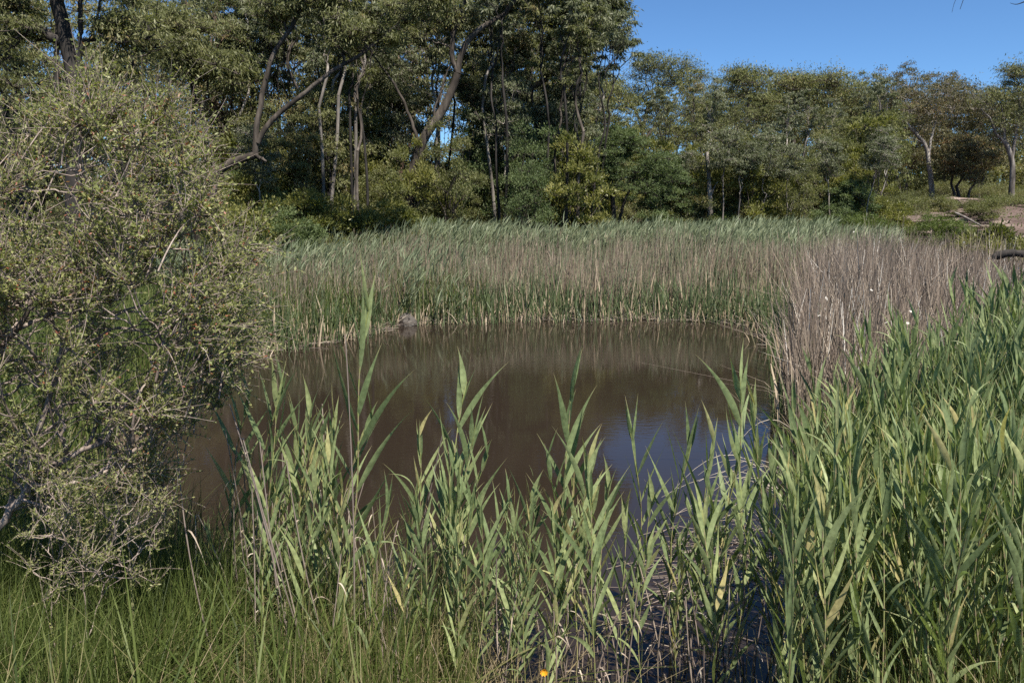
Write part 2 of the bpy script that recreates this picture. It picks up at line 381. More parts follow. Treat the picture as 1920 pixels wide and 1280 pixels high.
def placed_tree(px, depth, top_py, width, kind, seed, label=None, group=None, base_h=None, lean=0., nclump=60, n=115, stems=1, crown_low=.3,
                barkm=None, leafm=None, trunk_r=.16, name=None, cr=None, dense=1.):
    rng = np.random.RandomState(seed)
    if px > 1130 and kind != 'wattle' and 100 <= seed < 200: depth *= FAR; width *= FAR; trunk_r *= 1.25
    base = at_y(px, 420, depth); base[2] = float(ground_z(base[0], base[1])) - .1
    top = at_y(px, top_py, depth); H = top[2]-base[2]
    c = np.array([base[0]+lean*H, depth, base[2] + H*(crown_low+1)/2]); rad = np.array([width/2, width/2*.9, H*(1-crown_low)/2])
    nclump = int(nclump*(2.1 if kind == 'gum' else 2.5)); T = crown_targets(c, rad*np.array([.88, .88, .95]), nclump, rng, .25, -.95)
    segs = []
    for s in range(stems):
        b = base + np.array([(s-(stems-1)/2)*.5, rng.randn()*.2, 0]) if stems > 1 else base
        G = T if stems == 1 else T[np.argsort(T[:, 0])][s*len(T)//stems:(s+1)*len(T)//stems]
        gc = G.mean(0)
        fork = b + (gc-b)*np.array([.3, .3, 0]) + np.array([rng.randn()*.25, rng.randn()*.2, H*crown_low*rng.uniform(.55, .95)])
        tr = bez(b, fork, 12, .02, rng)
        r0 = trunk_r*(1 if stems == 1 else .8)
        segs.append((tr, r0, r0*.72)); branch_to(segs, fork, r0*.68, G, rng, .08, .42, .014)
    Rd = (cr*.85 if cr else width*.083)*(.5+1.*rng.rand(len(T)))
    P = {'gum': dict(mode='droop', ln=.19, wd=.045, flat=1.), 'dome': dict(mode='droop', ln=.17, wd=.045, flat=.9),
         'bronze': dict(mode='droop', ln=.18, wd=.055, flat=.9), 'wattle': dict(mode='rand', ln=.15, wd=.04, flat=.75),
         'sapling': dict(mode='droop', ln=.18, wd=.05, flat=.8), 'blue': dict(mode='droop', ln=.2, wd=.05, flat=.7)}[kind]
    n = n*.62 if n > 140 else n
    kl = min(1.25, max(.45, depth/45)); P['ln'] *= kl; P['wd'] *= kl; n = n/kl**1.3
    lm = {'gum': 'gum', 'dome': 'dome', 'bronze': 'bronze', 'wattle': 'wattle', 'sapling': 'gumblue', 'blue': 'gumblue'}[kind]
    return finish_tree(name or {'gum': 'gum_tree', 'dome': 'gum_tree', 'bronze': 'gum_tree', 'wattle': 'wattle_tree', 'sapling': 'sapling_tree', 'blue': 'gum_tree'}[kind],
        segs, T, Rd, base, M[leafm or lm], M[barkm or 'bark'], rng, int(n*dense), label=label, group=group, **P)

def pxline(pts, depth):
    return np.array([at_y(a, b, depth + (c[0] if c else 0)) for a, b, *c in pts])
def smooth_line(P, n):
    P = np.asarray(P, float); d = np.r_[0, np.cumsum(np.linalg.norm(np.diff(P, axis=0), axis=1))]
    t = np.linspace(0, d[-1], n); Q = np.stack([np.interp(t, d, P[:, i]) for i in range(3)], 1)
    for _ in range(2): Q[1:-1] = (Q[:-2]+2*Q[1:-1]+Q[2:])/4
    return Q
def hero_tree(limbs, depth, crowns, seed, leafm, barkm, label, n=240, ln=.18, wd=.045, mode='droop', name='gum_tree', clump=.75, flat=.9, group=None, cat='tree', width_px=True):
    """limbs: (pixel points, width px at start, width px at end); crowns: (limb index, [(px,py,rx_px,ry_px,count), ...])"""
    rng = np.random.RandomState(seed)
    if limbs[0][0][0][0] > 1200: depth *= FAR; ln *= 1.2; wd *= 1.2; clump *= FAR
    segs = []; ends = []
    base = at_y(*limbs[0][0][0][:2], depth); base[2] = float(ground_z(base[0], base[1]))-.15
    for i, (pts, w0, w1) in enumerate(limbs):
        P = pxline(pts, depth)
        if i == 0: P = np.vstack([[P[0, 0]+(base[0]-P[0, 0]), P[0, 1], base[2]], P])
        Q = smooth_line(P, 24); sc = depth/F/2*.8
        Q[1:-1] += rng.randn(22, 3)*.012
        segs.append((Q, w0*sc, w1*sc)); ends.append((Q[-1], w1*sc, Q))
    C = []; Rd = []
    for li, blobs in crowns:
        for (cx, cy, rx, ry, cnt) in blobs:
            c = at_y(cx, cy, depth); s = depth/F
            cnt = int(cnt*1.7); T = crown_targets(c, np.array([rx*s, rx*s*.8, ry*s]), cnt, rng, .2, -.9)
            Q = ends[li][2]; k = np.argmin(np.linalg.norm(Q-c, axis=1)); k = max(k-2, 6) if k < 23 else 23
            branch_to(segs, Q[k], max(.04, ends[li][1]*.8), T, rng, .10, .42, .020)
            C.append(T); Rd.append(clump*.78*(.5+.9*rng.rand(cnt)))
    C = np.vstack(C) if C else np.zeros((0, 3)); Rd = np.concatenate(Rd) if Rd else np.zeros(0)
    return finish_tree(name, segs, C, Rd, base, M[leafm], M[barkm], rng, int(n*.46), ln, wd, mode, flat, 9, label=label, group=group, cat=cat)

# --- trees whose limbs can be followed in the photograph
hero_tree([([(758,430),(768,370),(775,315),(788,268),(818,226),(843,185),(858,138)], 34, 17),
           ([(858,138),(862,105),(885,65),(915,45),(945,30),(965,2),(985,-45)], 15, 8),
           ([(858,138),(846,108),(850,62),(868,22),(880,-40)], 13, 7),
           ([(785,270),(772,228),(757,190),(735,150),(700,105)], 9, 3),
           ([(812,232),(816,200),(845,118)], 6, 3),
           ([(786,306),(806,290),(835,279),(862,283)], 5, 1.5)], 34,
          [(1, [(1010,-60,100,70,26), (940,-110,110,60,22)]), (2, [(850,-90,95,70,24), (830,40,45,40,9), (800,75,30,30,4)]),
           (3, [(700,70,70,45,20), (735,20,60,45,14)])], 11, 'gum', 'bark',
          'tall rough barked gum with a thick trunk leaning right above the middle of the reeds', clump=.8)
hero_tree([([(372,428),(395,372),(405,328),(428,304),(452,298),(478,291)], 27, 17),
           ([(478,291),(488,296),(499,302)], 10, 5),
           ([(478,291),(480,240),(492,180),(503,120),(520,85),(548,55),(566,10),(585,-60)], 14, 7),
           ([(484,268),(505,225),(545,195),(590,160),(625,130),(668,108),(725,65),(780,15)], 13, 5),
           ([(430,302),(445,285),(451,278)], 5, 2),
           ([(400,320),(398,290),(385,240),(372,200)], 7, 3)], 27,
          [(2, [(560,-60,90,60,26), (530,20,60,40,14), (610,-20,70,45,16)]), (3, [(790,10,75,50,20), (690,75,55,30,11), (640,60,60,40,12)]),
           (5, [(320,60,75,40,26), (340,115,60,28,20), (420,140,70,38,24)])], 12, 'gum', 'bark',
          'crooked gum whose trunk bends sideways into an elbow behind the left shrub', clump=.62, n=300, ln=.15, wd=.035)
hero_tree([([(136,430),(140,250),(143,160),(132,110),(120,60),(106,10),(95,-80)], 40, 28),
           ([(148,150),(150,90),(152,20),(158,-60)], 12, 8),
           ([(146,100),(170,78),(183,30),(196,-40)], 8, 5),
           ([(107,240),(106,120),(110,20)], 12, 9)], 19,
          [(0, [(60,-90,150,60,30), (20,40,60,70,16)]), (1, [(190,-60,110,60,26), (230,70,60,45,12), (215,130,45,30,8)])], 13, 'gum', 'barkdark',
          'thick black trunked gum at the far left, its top cut by the picture edge', clump=.5, n=330, ln=.12, wd=.03)
hero_tree([([(975,425),(972,370),(968,335),(972,300),(962,250),(968,205),(984,178)], 24, 16),
           ([(984,178),(1002,160),(1022,152),(1042,128),(1070,112),(1096,92)], 14, 6),
           ([(968,205),(958,165),(950,120),(952,60),(960,0)], 9, 4),
           ([(972,300),(985,292),(996,272),(1002,262)], 6, 2)], 40,
          [(1, [(1110,60,62,45,26), (1145,25,34,32,12), (1060,40,50,40,16), (1100,-10,60,30,14), (1150,75,26,26,7)]),
           (2, [(985,10,60,55,20), (1000,90,40,35,10)])], 14, 'gumblue', 'bark',
          'tall gum whose grey leafy crown overhangs the open sky at its right', clump=.8, n=280, ln=.2, wd=.05)
hero_tree([([(1745,402),(1747,350),(1741,300),(1735,268),(1716,250),(1698,228)], 15, 6),
           ([(1741,300),(1745,262),(1755,225)], 7, 4), ([(1735,268),(1700,258),(1682,240)], 4, 2)], 48,
          [(0, [(1695,190,50,34,24), (1720,225,50,30,14)]), (1, [(1770,190,62,34,26)])], 15, 'bronze', 'barkpale',
          'pale trunked gum with bronze foliage standing at the top of the rock ledges', clump=.95)
hero_tree([([(1893,408),(1897,350),(1899,310),(1890,275),(1882,262)], 15, 10),
           ([(1890,275),(1878,262),(1866,250),(1858,222),(1838,205)], 7, 2.5), ([(1897,300),(1905,250),(1912,190)], 8, 4),
           ([(1882,262),(1884,235),(1878,200)], 6, 3)], 44,
          [(2, [(1905,150,28,28,14), (1925,200,45,35,18), (1900,240,40,25,10)]), (3, [(1862,190,32,26,10)])], 16, 'gum', 'barkpale',
          'grey gum with twisted white dead limbs at the right edge of the hillside', clump=.85)
hero_tree([([(1500,425),(1500,370),(1493,310),(1487,262),(1478,235)], 18, 10),
           ([(1502,390),(1514,345),(1535,300),(1562,272),(1590,240)], 13, 6),
           ([(1500,380),(1508,340),(1510,290),(1512,240)], 10, 5),
           ([(1505,400),(1530,375),(1545,350)], 6, 3),
           ([(1487,262),(1470,240),(1450,222)], 6, 3)], 45,
          [(0, [(1485,172,42,34,30), (1450,215,30,20,10)]), (1, [(1605,205,45,38,26), (1585,260,50,26,12)]), (2, [(1540,170,50,34,32), (1530,225,40,25,12)])], 17, 'dome', 'bark',
          'broad olive crowned tree with several dark stems fanning from one base', clump=1.0, mode='droop', flat=.9)
hero_tree([([(1325,425),(1330,390),(1345,365),(1372,340),(1388,300),(1394,260),(1400,215),(1405,180)], 14, 7),
           ([(1328,400),(1325,350),(1318,300),(1312,262)], 9, 5), ([(1372,340),(1362,300),(1345,262)], 7, 4)], 43,
          [(0, [(1395,162,48,34,34), (1430,205,30,24,10)]), (1, [(1305,215,45,36,24)]), (2, [(1345,230,32,28,12)])], 18, 'dome', 'bark',
          'olive gum with a pale forked base and a rounded crown against the sky', clump=.95, mode='droop', flat=.9)
hero_tree([([(1208,425),(1206,340),(1203,290),(1206,240),(1214,205)], 13, 8),
           ([(1208,262),(1228,238),(1250,215),(1262,190)], 10, 5), ([(1206,240),(1190,205),(1170,178)], 7, 4)], 50,
          [(0, [(1230,140,55,40,32), (1205,180,40,26,10)]), (1, [(1285,150,42,36,22)]), (2, [(1150,170,36,30,14), (1175,200,30,25,8)])], 19, 'dome', 'bark',
          'tall olive gum with a domed crown directly left of the open sky', clump=1.05, mode='droop', flat=.9)
# wattles
hero_tree([([(1152,425),(1150,390),(1148,350),(1160,310)], 15, 9), ([(1160,420),(1172,370),(1195,340),(1225,330)], 8, 4)], 36,
          [(0, [(1165,285,50,42,34), (1135,320,38,32,18), (1165,345,55,30,16)]), (1, [(1235,325,42,34,26), (1215,370,50,26,14)])], 21, 'wattle', 'barkdark',
          'soft green wattle with feathery rounded crown at the back of the reed bed', clump=.55, mode='rand', n=420, ln=.11, wd=.03, name='wattle_tree', flat=.75)
hero_tree([([(860,425),(862,360),(868,310),(876,262),(890,220)], 9, 4), ([(868,310),(880,270),(900,240)], 5, 3)], 38,
          [(0, [(895,190,44,40,34), (915,225,36,26,16), (880,165,32,22,10)]), (1, [(925,240,30,22,10)])], 22, 'gumblue', 'bark',
          'slender tree with a soft grey green dome just right of the leaning gum', clump=.6, mode='out', n=380, ln=.13, wd=.03, flat=.7)
hero_tree([([(690,425),(700,360),(712,300),(725,250)], 16, 11), ([(712,300),(700,250),(690,210)], 8, 5)], 42,
          [(0, [(740,190,45,45,18)]), (1, [(680,170,45,40,18)])], 23, 'gum', 'barkdark',
          'dark straight trunked gum standing left of the leaning gum', clump=.8)

# --- front row of the wood, each with a crown of its own
front = [ # px, depth, top_py, width m, kind, label, kwargs
 (225, 30, 110, 5.5, 'gum', 'leafy gum filling the gap between the black trunk and the crooked gum', dict(barkm='barkpale', nclump=60)),
 (340, 33, 40, 6.5, 'gum', 'grey straight stemmed gum rising just left of the crooked gum', dict(barkm='barkpale', crown_low=.45, trunk_r=.14)),
 (640, 36, 60, 6., 'gum', 'gum with dark forked stems right of the crooked gum', dict(stems=2, barkm='barkdark', crown_low=.42)),
 (580, 32, 150, 4.6, 'gum', 'small twisting gum with curved dark stems above the yellow green shrubs', dict(stems=2, barkm='barkdark')),
 (735, 39, 90, 5., 'blue', 'narrow grey gum half hidden behind the leaning trunk', dict(barkm='barkpale', crown_low=.45)),
 (1010, 42, 150, 4.5, 'sapling', 'slim gum with sparse silver leaves behind the middle reeds', dict(nclump=40, barkm='barkpale', trunk_r=.09)),
 (1062, 40, 120, 4.2, 'sapling', 'tall thin pale stemmed gum halfway between leaning gum and wattle', dict(nclump=44, barkm='barkpale', trunk_r=.10, crown_low=.5)),
 (1105, 46, 130, 6., 'dome', 'bushy olive gum behind the feathery wattle', dict(stems=2)),
 (1290, 47, 185, 5.5, 'dome', 'low olive gum filling the wood right of the wattle', dict(stems=2, nclump=66)),
 (1440, 48, 128, 6.2, 'dome', 'second olive dome from the open sky, slightly peaked top', dict(stems=2, nclump=80)),
 (1345, 52, 130, 5.2, 'dome', 'olive gum seen between two higher rounded crowns', dict(nclump=66)),
 (1530, 52, 138, 7.5, 'dome', 'widest flat topped olive crown in the row under the sky', dict(stems=3, nclump=95)),
 (1620, 50, 165, 5.5, 'dome', 'olive tree ending the green row before the bronze gums', dict(stems=2, nclump=70)),
 (1655, 58, 115, 6.5, 'bronze', 'sparse gum poking thin leafy wisps above the green row', dict(nclump=34, crown_low=.5, cr=.7, barkm='barkpale')),
 (1690, 55, 200, 5.5, 'bronze', 'squat bronze gum at the left of the bare slope', dict(stems=2)),
 (1765, 58, 148, 6.5, 'bronze', 'rounded bronze gum behind the pale trunked gum', dict(nclump=70)),
 (1740, 66, 130, 7, 'bronze', 'tallest bronze gum with small tufts above its crown', dict(nclump=50, cr=.75)),
 (1830, 55, 155, 6.5, 'bronze', 'bronze gum with orange new growth above the bare slope', dict(stems=2, nclump=75)),
 (1800, 47, 250, 4.6, 'bronze', 'short rusty tinted gum growing beside the rocky clearing', dict(stems=3, nclump=60)),
 (1905, 60, 120, 7, 'gum', 'dark green gum showing above the right edge of the slope', dict(nclump=50, cr=.8)),
 (1865, 62, 180, 6, 'gum', 'green gum between the bronze crown and the picture edge', dict(nclump=56)),
 (935, 44, 60, 5.5, 'gum', 'gum with small dark clumps seen right of the leaning gum', dict(nclump=54, crown_low=.5)),
 (450, 38, 120, 5., 'gum', 'shaded gum directly behind the elbow of the crooked gum', dict(nclump=54, crown_low=.4)),
 (60, 26, 130, 4.5, 'gum', 'dark leafy gum rising behind the top of the left shrub', dict(nclump=60)),
 (1250, 42, 290, 3.4, 'wattle', 'small wattle touching the right side of the feathery wattle', dict(nclump=44, stems=2, n=260)),
 (1590, 44, 330, 3.2, 'wattle', 'low grey green wattle at the foot of the olive trees', dict(nclump=40, stems=2, n=260)),
]
for i, (px, dp, ty, wd_, kd, lab, kw) in enumerate(front):
    placed_tree(px, dp, ty, wd_, kd, 100+i, lab, 'trees at the front of the wood', **kw)

# thin grey saplings
protos = []
for i in range(3):
    protos.append(placed_tree(960, 30, 200, 2.2, 'sapling', 300+i, 'x', None, nclump=16, n=150, crown_low=.62, barkm='barkpale', trunk_r=.055, cr=.42, name='sapling_tree'))
sap = [(958,36,1.0,'straight bare stemmed sapling in front of the grey overhanging gum'),(952,37,.9,'sapling close beside the straight bare stemmed one'),
       (1035,37,.95,'sapling with a slight lean left of the wattle'),(1085,39,.8,'short sapling beside the wattle trunk'),
       (1350,41,.8,'pale sapling in front of the forked olive gum'),(1390,41,.75,'thin sapling right of the forked olive gum'),
       (1420,42,.8,'straight grey sapling between the forked gum and the fanning stems'),(1465,42,.7,'small sapling left of the fanning stems'),
       (640,33,.8,'thin sapling standing in the yellow green shrubs'),(905,38,.75,'thin sapling below the soft grey dome'),
       (1620,43,.7,'sapling at the left foot of the rock ledges'),(1650,45,.75,'leaning sapling above the rock ledges'),
       (500,30,.7,'thin sapling behind the left end of the reeds'),(720,37,.85,'white stemmed sapling left of the leaning gum'),
       (1280,42,.7,'sapling between the two wattles and the olive gum'), (1560,43,.72,'bent sapling right of the fanning stems')]
for i, (px, dp, s, lab) in enumerate(sap):
    o = protos[i] if i < 3 else copy_tree(protos[i % 3])
    b = at_y(px, 420, dp); b[2] = float(ground_z(b[0], b[1]))-.1
    o.location = b; o.scale = (s*1.3, s*1.3, s*1.3); o.rotation_euler = (rs.randn()*.05, rs.randn()*.06, rs.rand()*6.3)
    o['label'] = lab; o['group'] = 'thin saplings along the wood edge'

# deeper rows: copies of a few trees
def proto_tree(kind, H, width, seed, **kw):
    o = placed_tree(960, 60, 420-H/60*F, width, kind, seed, 'x', None, **kw); return o
back = [proto_tree('gum', 15, 6.5, 401, nclump=40, n=150, crown_low=.22, barkm='bark'), proto_tree('gum', 17, 7.5, 402, nclump=44, n=150, crown_low=.3, barkm='barkpale'),
        proto_tree('dome', 13, 7, 403, nclump=44, n=150, stems=2, crown_low=.12, barkm='barkdark'), proto_tree('gum', 14, 6, 404, nclump=38, n=150, crown_low=.2, barkm='barkred'),
        proto_tree('bronze', 12, 6.5, 405, nclump=38, n=150, crown_low=.15, barkm='barkpale')]
used = [False]*5
def put_back(k, x, y, s, label, group):
    o = back[k] if not used[k] else copy_tree(back[k]); used[k] = True
    o.location = (x, y, float(ground_z(x, y))-.2); o.scale = (s, s, s); o.rotation_euler = (0, 0, random.uniform(0, 6.28))
    o['label'] = label; o['group'] = group
slots = []
for row, (y0, n_) in enumerate([(44, 15), (52, 16), (62, 17), (76, 18), (95, 18)]):
    for j in range(n_):
        u = -.80 + 1.62*(j+.5)/n_ + random.uniform(-.03, .03)
        y = y0 + random.uniform(-3.5, 3.5)
        px = 960 + u*F*.98
        slots.append((u*y, y, px))
for (x, y, px) in slots:
    if px > 1640 and y < 74: continue
    if 1180 < px and y < 60: continue
    if px < 1050 and y > 50 and random.random() < .6: continue
    if px < 1120:
        k = random.choice([0, 0, 1, 3]); H = {0: 15, 1: 17, 3: 14}[k]; want = 0.27*y + 3 + random.uniform(-1, 3) if px < 900 else .205*y+3+random.uniform(-1.5, 1)
        lab = 'gum deep in the dark wood behind the left and middle trees'; gr = 'trees deep in the left wood'
    elif px < 1640:
        k = random.choice([2, 2, 0]); H = {2: 13, 0: 15}[k]; want = .145*y + 2.2 + random.uniform(-1.2, .3)
        lab = 'tree deep in the wood behind the olive crowns'; gr = 'trees behind the olive crowns'
    else:
        k = random.choice([4, 4, 2]); H = {4: 12, 2: 13}[k]; want = .145*y + .5 + random.uniform(-1.2, .3)
        lab = 'gum standing far back on the slope behind the bronze gums'; gr = 'trees far up the right slope'
        want -= float(ground_z(x, y))-1.5
    put_back(k, x, y, max(.45, min(1.5, want/H)), lab, gr)

mids = [placed_tree(960, 60, 420-7/60*F, 4.6, ['blue', 'dome', 'gum'][i], 440+i, 'x', None, nclump=44, n=150, stems=1+i % 2, crown_low=.1, barkm=['bark', 'barkdark', 'barkpale'][i], trunk_r=.08) for i in range(3)]
mused = [False]*3
for j in range(66):
    u = -.78 + 1.23*(j+.5)/66 + random.uniform(-.02, .02); y = random.choice([42, 45, 48, 54] if u < .1 else [47, 52, 58]) + random.uniform(-1.5, 1.5)
    if u*F*.98+960 < 640 : y -= 4
    k = random.randrange(3); o = mids[k] if not mused[k] else copy_tree(mids[k]); mused[k] = True
    s_ = random.uniform(.55, 1.15)*(.7 if y < 47 else 1); o.location = (u*y, y, float(ground_z(u*y, y))-.15); o.scale = (s_*random.uniform(.8, 1.1), s_, s_*1.05); o.rotation_euler = (0, 0, random.uniform(0, 6.28))
    lf = u < -.02
    o['label'] = 'small bushy tree of the shaded middle layer in the left half of the wood' if lf else 'small bushy tree of the middle layer under the olive crowns'
    o['group'] = 'middle layer of the left wood' if lf else 'middle layer under the olive crowns'
mb = MB(); n_ = 2600; u = rs.uniform(-.85, .85, n_); y = rs.uniform(105, 135, n_); x = u*y
C = np.stack([x, y, ground_z(x, y)+rs.uniform(0, 1, n_)**1.2*np.where(u < .1, 11, 8)], 1)
leaf_cloud(mb, C, .9+1.1*rs.rand(n_), 60, .5, .17, rs, 'rand', .8)
n_ = 900; u = rs.uniform(.40, .80, n_); y = rs.uniform(84, 100, n_); x = u*y; C = np.stack([x, y, ground_z(x, y)+rs.uniform(0, 1, n_)*5.5], 1)
leaf_cloud(mb, C, .6+.8*rs.rand(n_), 90, .35, .11, rs, 'rand', .9)
tag(mb.build('distant_wood', M['gum'], smooth=False), 'far wood closing the view between the trunks', 'wood', None, 'stuff')

slim = [placed_tree(960, 50, 420-14/50*F, 3.4, 'blue' if i else 'gum', 460+i, 'x', None, nclump=14, n=150, crown_low=.66, barkm=['bark', 'barkpale', 'barkdark'][i], trunk_r=.10, stems=[1, 1, 2][i]) for i in range(3)]
smused = [False]*3
for j in range(88):
    px_ = ([430, 520, 555, 610, 640, 665, 690, 715, 740, 800, 830, 850, 885, 915, 930, 990, 1005, 1030, 1045, 1075, 1100, 1125, 1250, 1275, 1300, 1320, 1375, 1415, 1450, 1520, 1550, 1575, 1610, 1640] + [445, 480, 505, 540, 570, 595, 625, 655, 675, 705, 735, 845, 870, 900, 960, 1015, 1060, 1095, 1240, 1310, 1400, 1480] + [440+i_*22.5 for i_ in range(32)])[j] + random.uniform(-8, 8)
    if j > 2 and (710 < px_ < 880 and j % 3 or j % 4 == 3): continue
    y = random.uniform(33.5, 41)-(3 if px_ < 700 else 0)+(12 if px_ > 1200 else 0); u = (px_-960)/F*cp; k = random.randrange(3); o = slim[k] if not smused[k] else copy_tree(slim[k]); smused[k] = True
    H_ = (random.uniform(11, 14) if px_ < 1130 else random.uniform(8, 10.5)); o.location = (u*y, y, float(ground_z(u*y, y))-.2); o.scale = (.9*H_/13, .9*H_/13, H_/14)
    o.rotation_euler = (random.gauss(0, .05), random.gauss(0, .06), random.uniform(0, 6.28))
    o['label'] = ('slim gum stem with leaves only high up, between the shrubs and the big gums' if px_ < 1130 else 'slim stem rising among the olive trees at the wood edge')
    o['group'] = 'slim stems in the left wood' if px_ < 1130 else 'slim stems among the olive trees'

# near left trees whose crowns hang over the picture top
for i, (px, dp, ty, wd_, lab) in enumerate([(30, 21, -150, 5., 'gum at the far left corner with dark hanging leaves'), (250, 25, -120, 5.5, 'gum with dense dark foliage right of the black trunk'),
      (420, 34, -90, 6.5, 'tall gum high behind the crooked gum'), (640, 40, -60, 7, 'tall gum crown between the crooked and the leaning gum'),
      (-110, 17, -160, 5, 'gum mostly outside the left edge with leaves reaching in'), (760, 44, -50, 7, 'high crown behind the top of the leaning gum'),
      (900, 46, -20, 6.5, 'high crown left of the overhanging grey gum'), (1040, 46, 40, 6, 'crown behind the overhanging grey gum')]):
    placed_tree(px, dp, ty, wd_, 'gum', 500+i, lab, 'tall trees over the left wood', nclump=24, n=190, crown_low=.4, cr=wd_*.085, barkm=['barkdark', 'bark', 'barkred'][i % 3], trunk_r=.2)

# dead white limbs standing in the wood
def dead_tree(pts_list, depth, label, seed):
    rng = np.random.RandomState(seed); segs = []
    base = at_y(*pts_list[0][0][0], depth)
    for pts, w0, w1 in pts_list:
        segs.append((smooth_line(pxline(pts, depth), 16), w0*depth/F/2, w1*depth/F/2))
    finish_tree('dead_tree', segs, np.zeros((0, 3)), np.zeros(0), np.array([base[0], depth, float(ground_z(base[0], depth))-.1]), None, M['barkpale'], rng, label=label, cat='dead tree', part=('trunk', 'crown'))
dead_tree([([(1640,300),(1643,240),(1652,215),(1650,190),(1640,170)], 7, 2), ([(1645,235),(1662,212),(1664,195)], 4, 1.5), ([(1650,190),(1662,175),(1672,165)], 2.5, 1)], 54, 'bleached dead tree top between olive and bronze crowns', 71)
dead_tree([([(1332,425),(1331,370),(1328,320),(1325,285)], 11, 7), ([(1331,370),(1340,350),(1346,340)], 5, 2)], 42, 'broken pale dead trunk left of the forked olive gum', 72)
dead_tree([([(1015,425),(1010,380),(1000,345),(992,335)], 5, 3), ([(1010,345),(1000,334),(985,332)], 3, 1)], 38, 'small white dead branch arching low in the wood', 73)
dead_tree([([(515,440),(514,415),(508,398)], 5, 3), ([(514,420),(520,412)], 2, 1)], 29, 'short white snag behind the left end of the reeds', 74)
dead_tree([([(1478,400),(1490,375),(1500,362)], 8, 3)], 44, 'leaning pale snag at the foot of the fanning stems', 75)

# --- understorey shrubs
def shrub(px, depth, top_py, width, kind, seed, label, n=200, nclump=34, name='shrub'):
    rng = np.random.RandomState(seed)
    base = at_y(px, 420, depth); base[2] = float(ground_z(base[0], base[1]))-.05
    top = at_y(px, top_py, depth)[2]; H = max(.6, top-base[2])
    c = base + np.array([0, 0, H*.5]); T = crown_targets(c, np.array([width/2*.85, width/2*.8, H*.45]), nclump, rng, .3, -.8)
    segs = []
    for s in range(4):
        G = T[s::4]; b = base + rng.randn(3)*np.array([.15, .15, 0]); branch_to(segs, b, .05, G, rng, .1, .45, .01)
    leafm = {'y': 'shrub', 'w': 'wattle', 'b': 'brush', 'g': 'gum'}[kind]
    return finish_tree(name, segs, T, width*.13*(.7+.7*rng.rand(len(T))), base, M[leafm], M['bark'], rng, n, .12 if kind == 'y' else .1, .05 if kind == 'y' else .03,
                       'out' if kind == 'y' else 'rand', .85, 5, twigs=4, twig_r=.008, label=label, cat='shrub', group='understorey shrubs', part=('stem', 'foliage'))
sh = [(590,31,330,3.2,'y','yellow green shrub below the small twisting gum'),(655,32,340,3.4,'y','big yellow green shrub left of the leaning gum base'),
 (720,32,350,2.8,'y','yellow green shrub touching the leaning trunk'),(525,30,370,2.6,'w','dark feathery shrub behind the left reeds'),
 (545,28,395,2.2,'w','low soft green bush between two yellow green shrubs'),(815,36,350,2.6,'g','dim green shrub right of the leaning trunk'),
 (870,37,355,2.4,'y','yellow green shrub below the soft grey dome'),(920,37,345,2.4,'y','upright yellow green shrub under the slender tree'),
 (1060,38,345,3.0,'y','yellow green shrub left of the wattle'),(1105,39,365,2.2,'y','low yellow green shrub by the wattle base'),
 (1005,39,360,2.6,'g','dim shrub behind the straight bare saplings'),(1235,38,385,2.6,'w','dry looking shrub right of the wattle base'),
 (1290,42,350,3.2,'g','grey green shrub left of the forked olive gum'),(1400,43,365,3.0,'g','shadowed shrub right of the forked olive gum'),
 (1455,43,380,2.6,'y','low shrub left of the fanning stems'),(1560,43,380,2.8,'w','bushy shrub below the olive trees'),
 (1620,42,405,3.2,'b','bright low bush in front of the rock ledges'),(1690,50,365,3.,'g','yellow green shrub beside the rock ledges'),
 (1665,44,370,2.8,'y','yellow green shrub above the lowest ledge'),(1740,41,405,3.0,'b','bright bush below the pale trunked gum'),
 (1800,40,415,2.6,'b','bright bush at the foot of the bare slope'),(1870,24,420,2.6,'y','vivid green bush beside the log at the right edge'),
 (1920,22,432,2.4,'y','vivid green bush cut by the right edge'),(1540,40,408,2.8,'b','low bright bush behind the green reeds'),
 (1890,64,392,4,'g','dark bush behind the right grey gum'),(1700,70,362,5,'g','yellowish bush at the left of the slope under the bronze gums'),(1780,76,340,5,'g','dark bush at the back of the bare slope'),(1860,74,350,5,'g','olive bush at the back right of the bare slope'),(1920,70,360,4,'g','bush at the right edge above the slope'),(1770,56,372,3,'g','yellowish shrub up on the slope'),
 (470,29,365,3,'y','yellow green shrub behind the reeds beside the left shrub'),(770,31,415,2.,'y','small yellow green bush at the foot of the leaning gum'),
 (430,27,385,2.2,'y','shrub half covered by the left shrub'), (1840,50,372,3,'g','shrub standing high on the stony slope'), (960,40,375,2.4,'y','squat shrub behind the overhanging gum trunk'),
 (1345,42,395,2.4,'b','pale low bush at the base of the forked gum')]
sh += [(480,32,330,3.6,'y','tall shrub behind the elbow of the crooked gum'),(620,34,305,3.6,'y','tallest yellow green shrub under the small twisting gum'),(685,35,320,3.2,'g','dull green shrub behind the big yellow green one'),
 (750,36,335,3,'y','shrub showing left and right of the leaning trunk'),(840,38,330,3,'y','shrub between the leaning trunk and the grey dome'),(895,39,320,3,'g','dull shrub under the grey dome'),
 (950,41,320,3,'y','shrub filling the dark gap behind the bare saplings'),(1030,41,315,3.2,'y','shrub behind the thin pale stemmed gum'),(1085,42,330,3,'y','shrub behind the left side of the wattle'),
 (1320,44,350,3,'w','soft shrub right of the small wattle'),(1370,46,345,3,'y','olive shrub behind the forked olive gum'),(1430,46,350,3.2,'w','soft shrub between the olive trees'),(1500,47,355,3,'y','shrub behind the fanning stems'),
 (1600,46,350,3.2,'w','soft shrub at the right end of the olive trees'), (800,33,400,2.2,'b','pale grassy bush in the small clearing right of the leaning gum')]
sh = [(a, b-.8 if a < 790 else b, *r) for a, b, *r in sh]
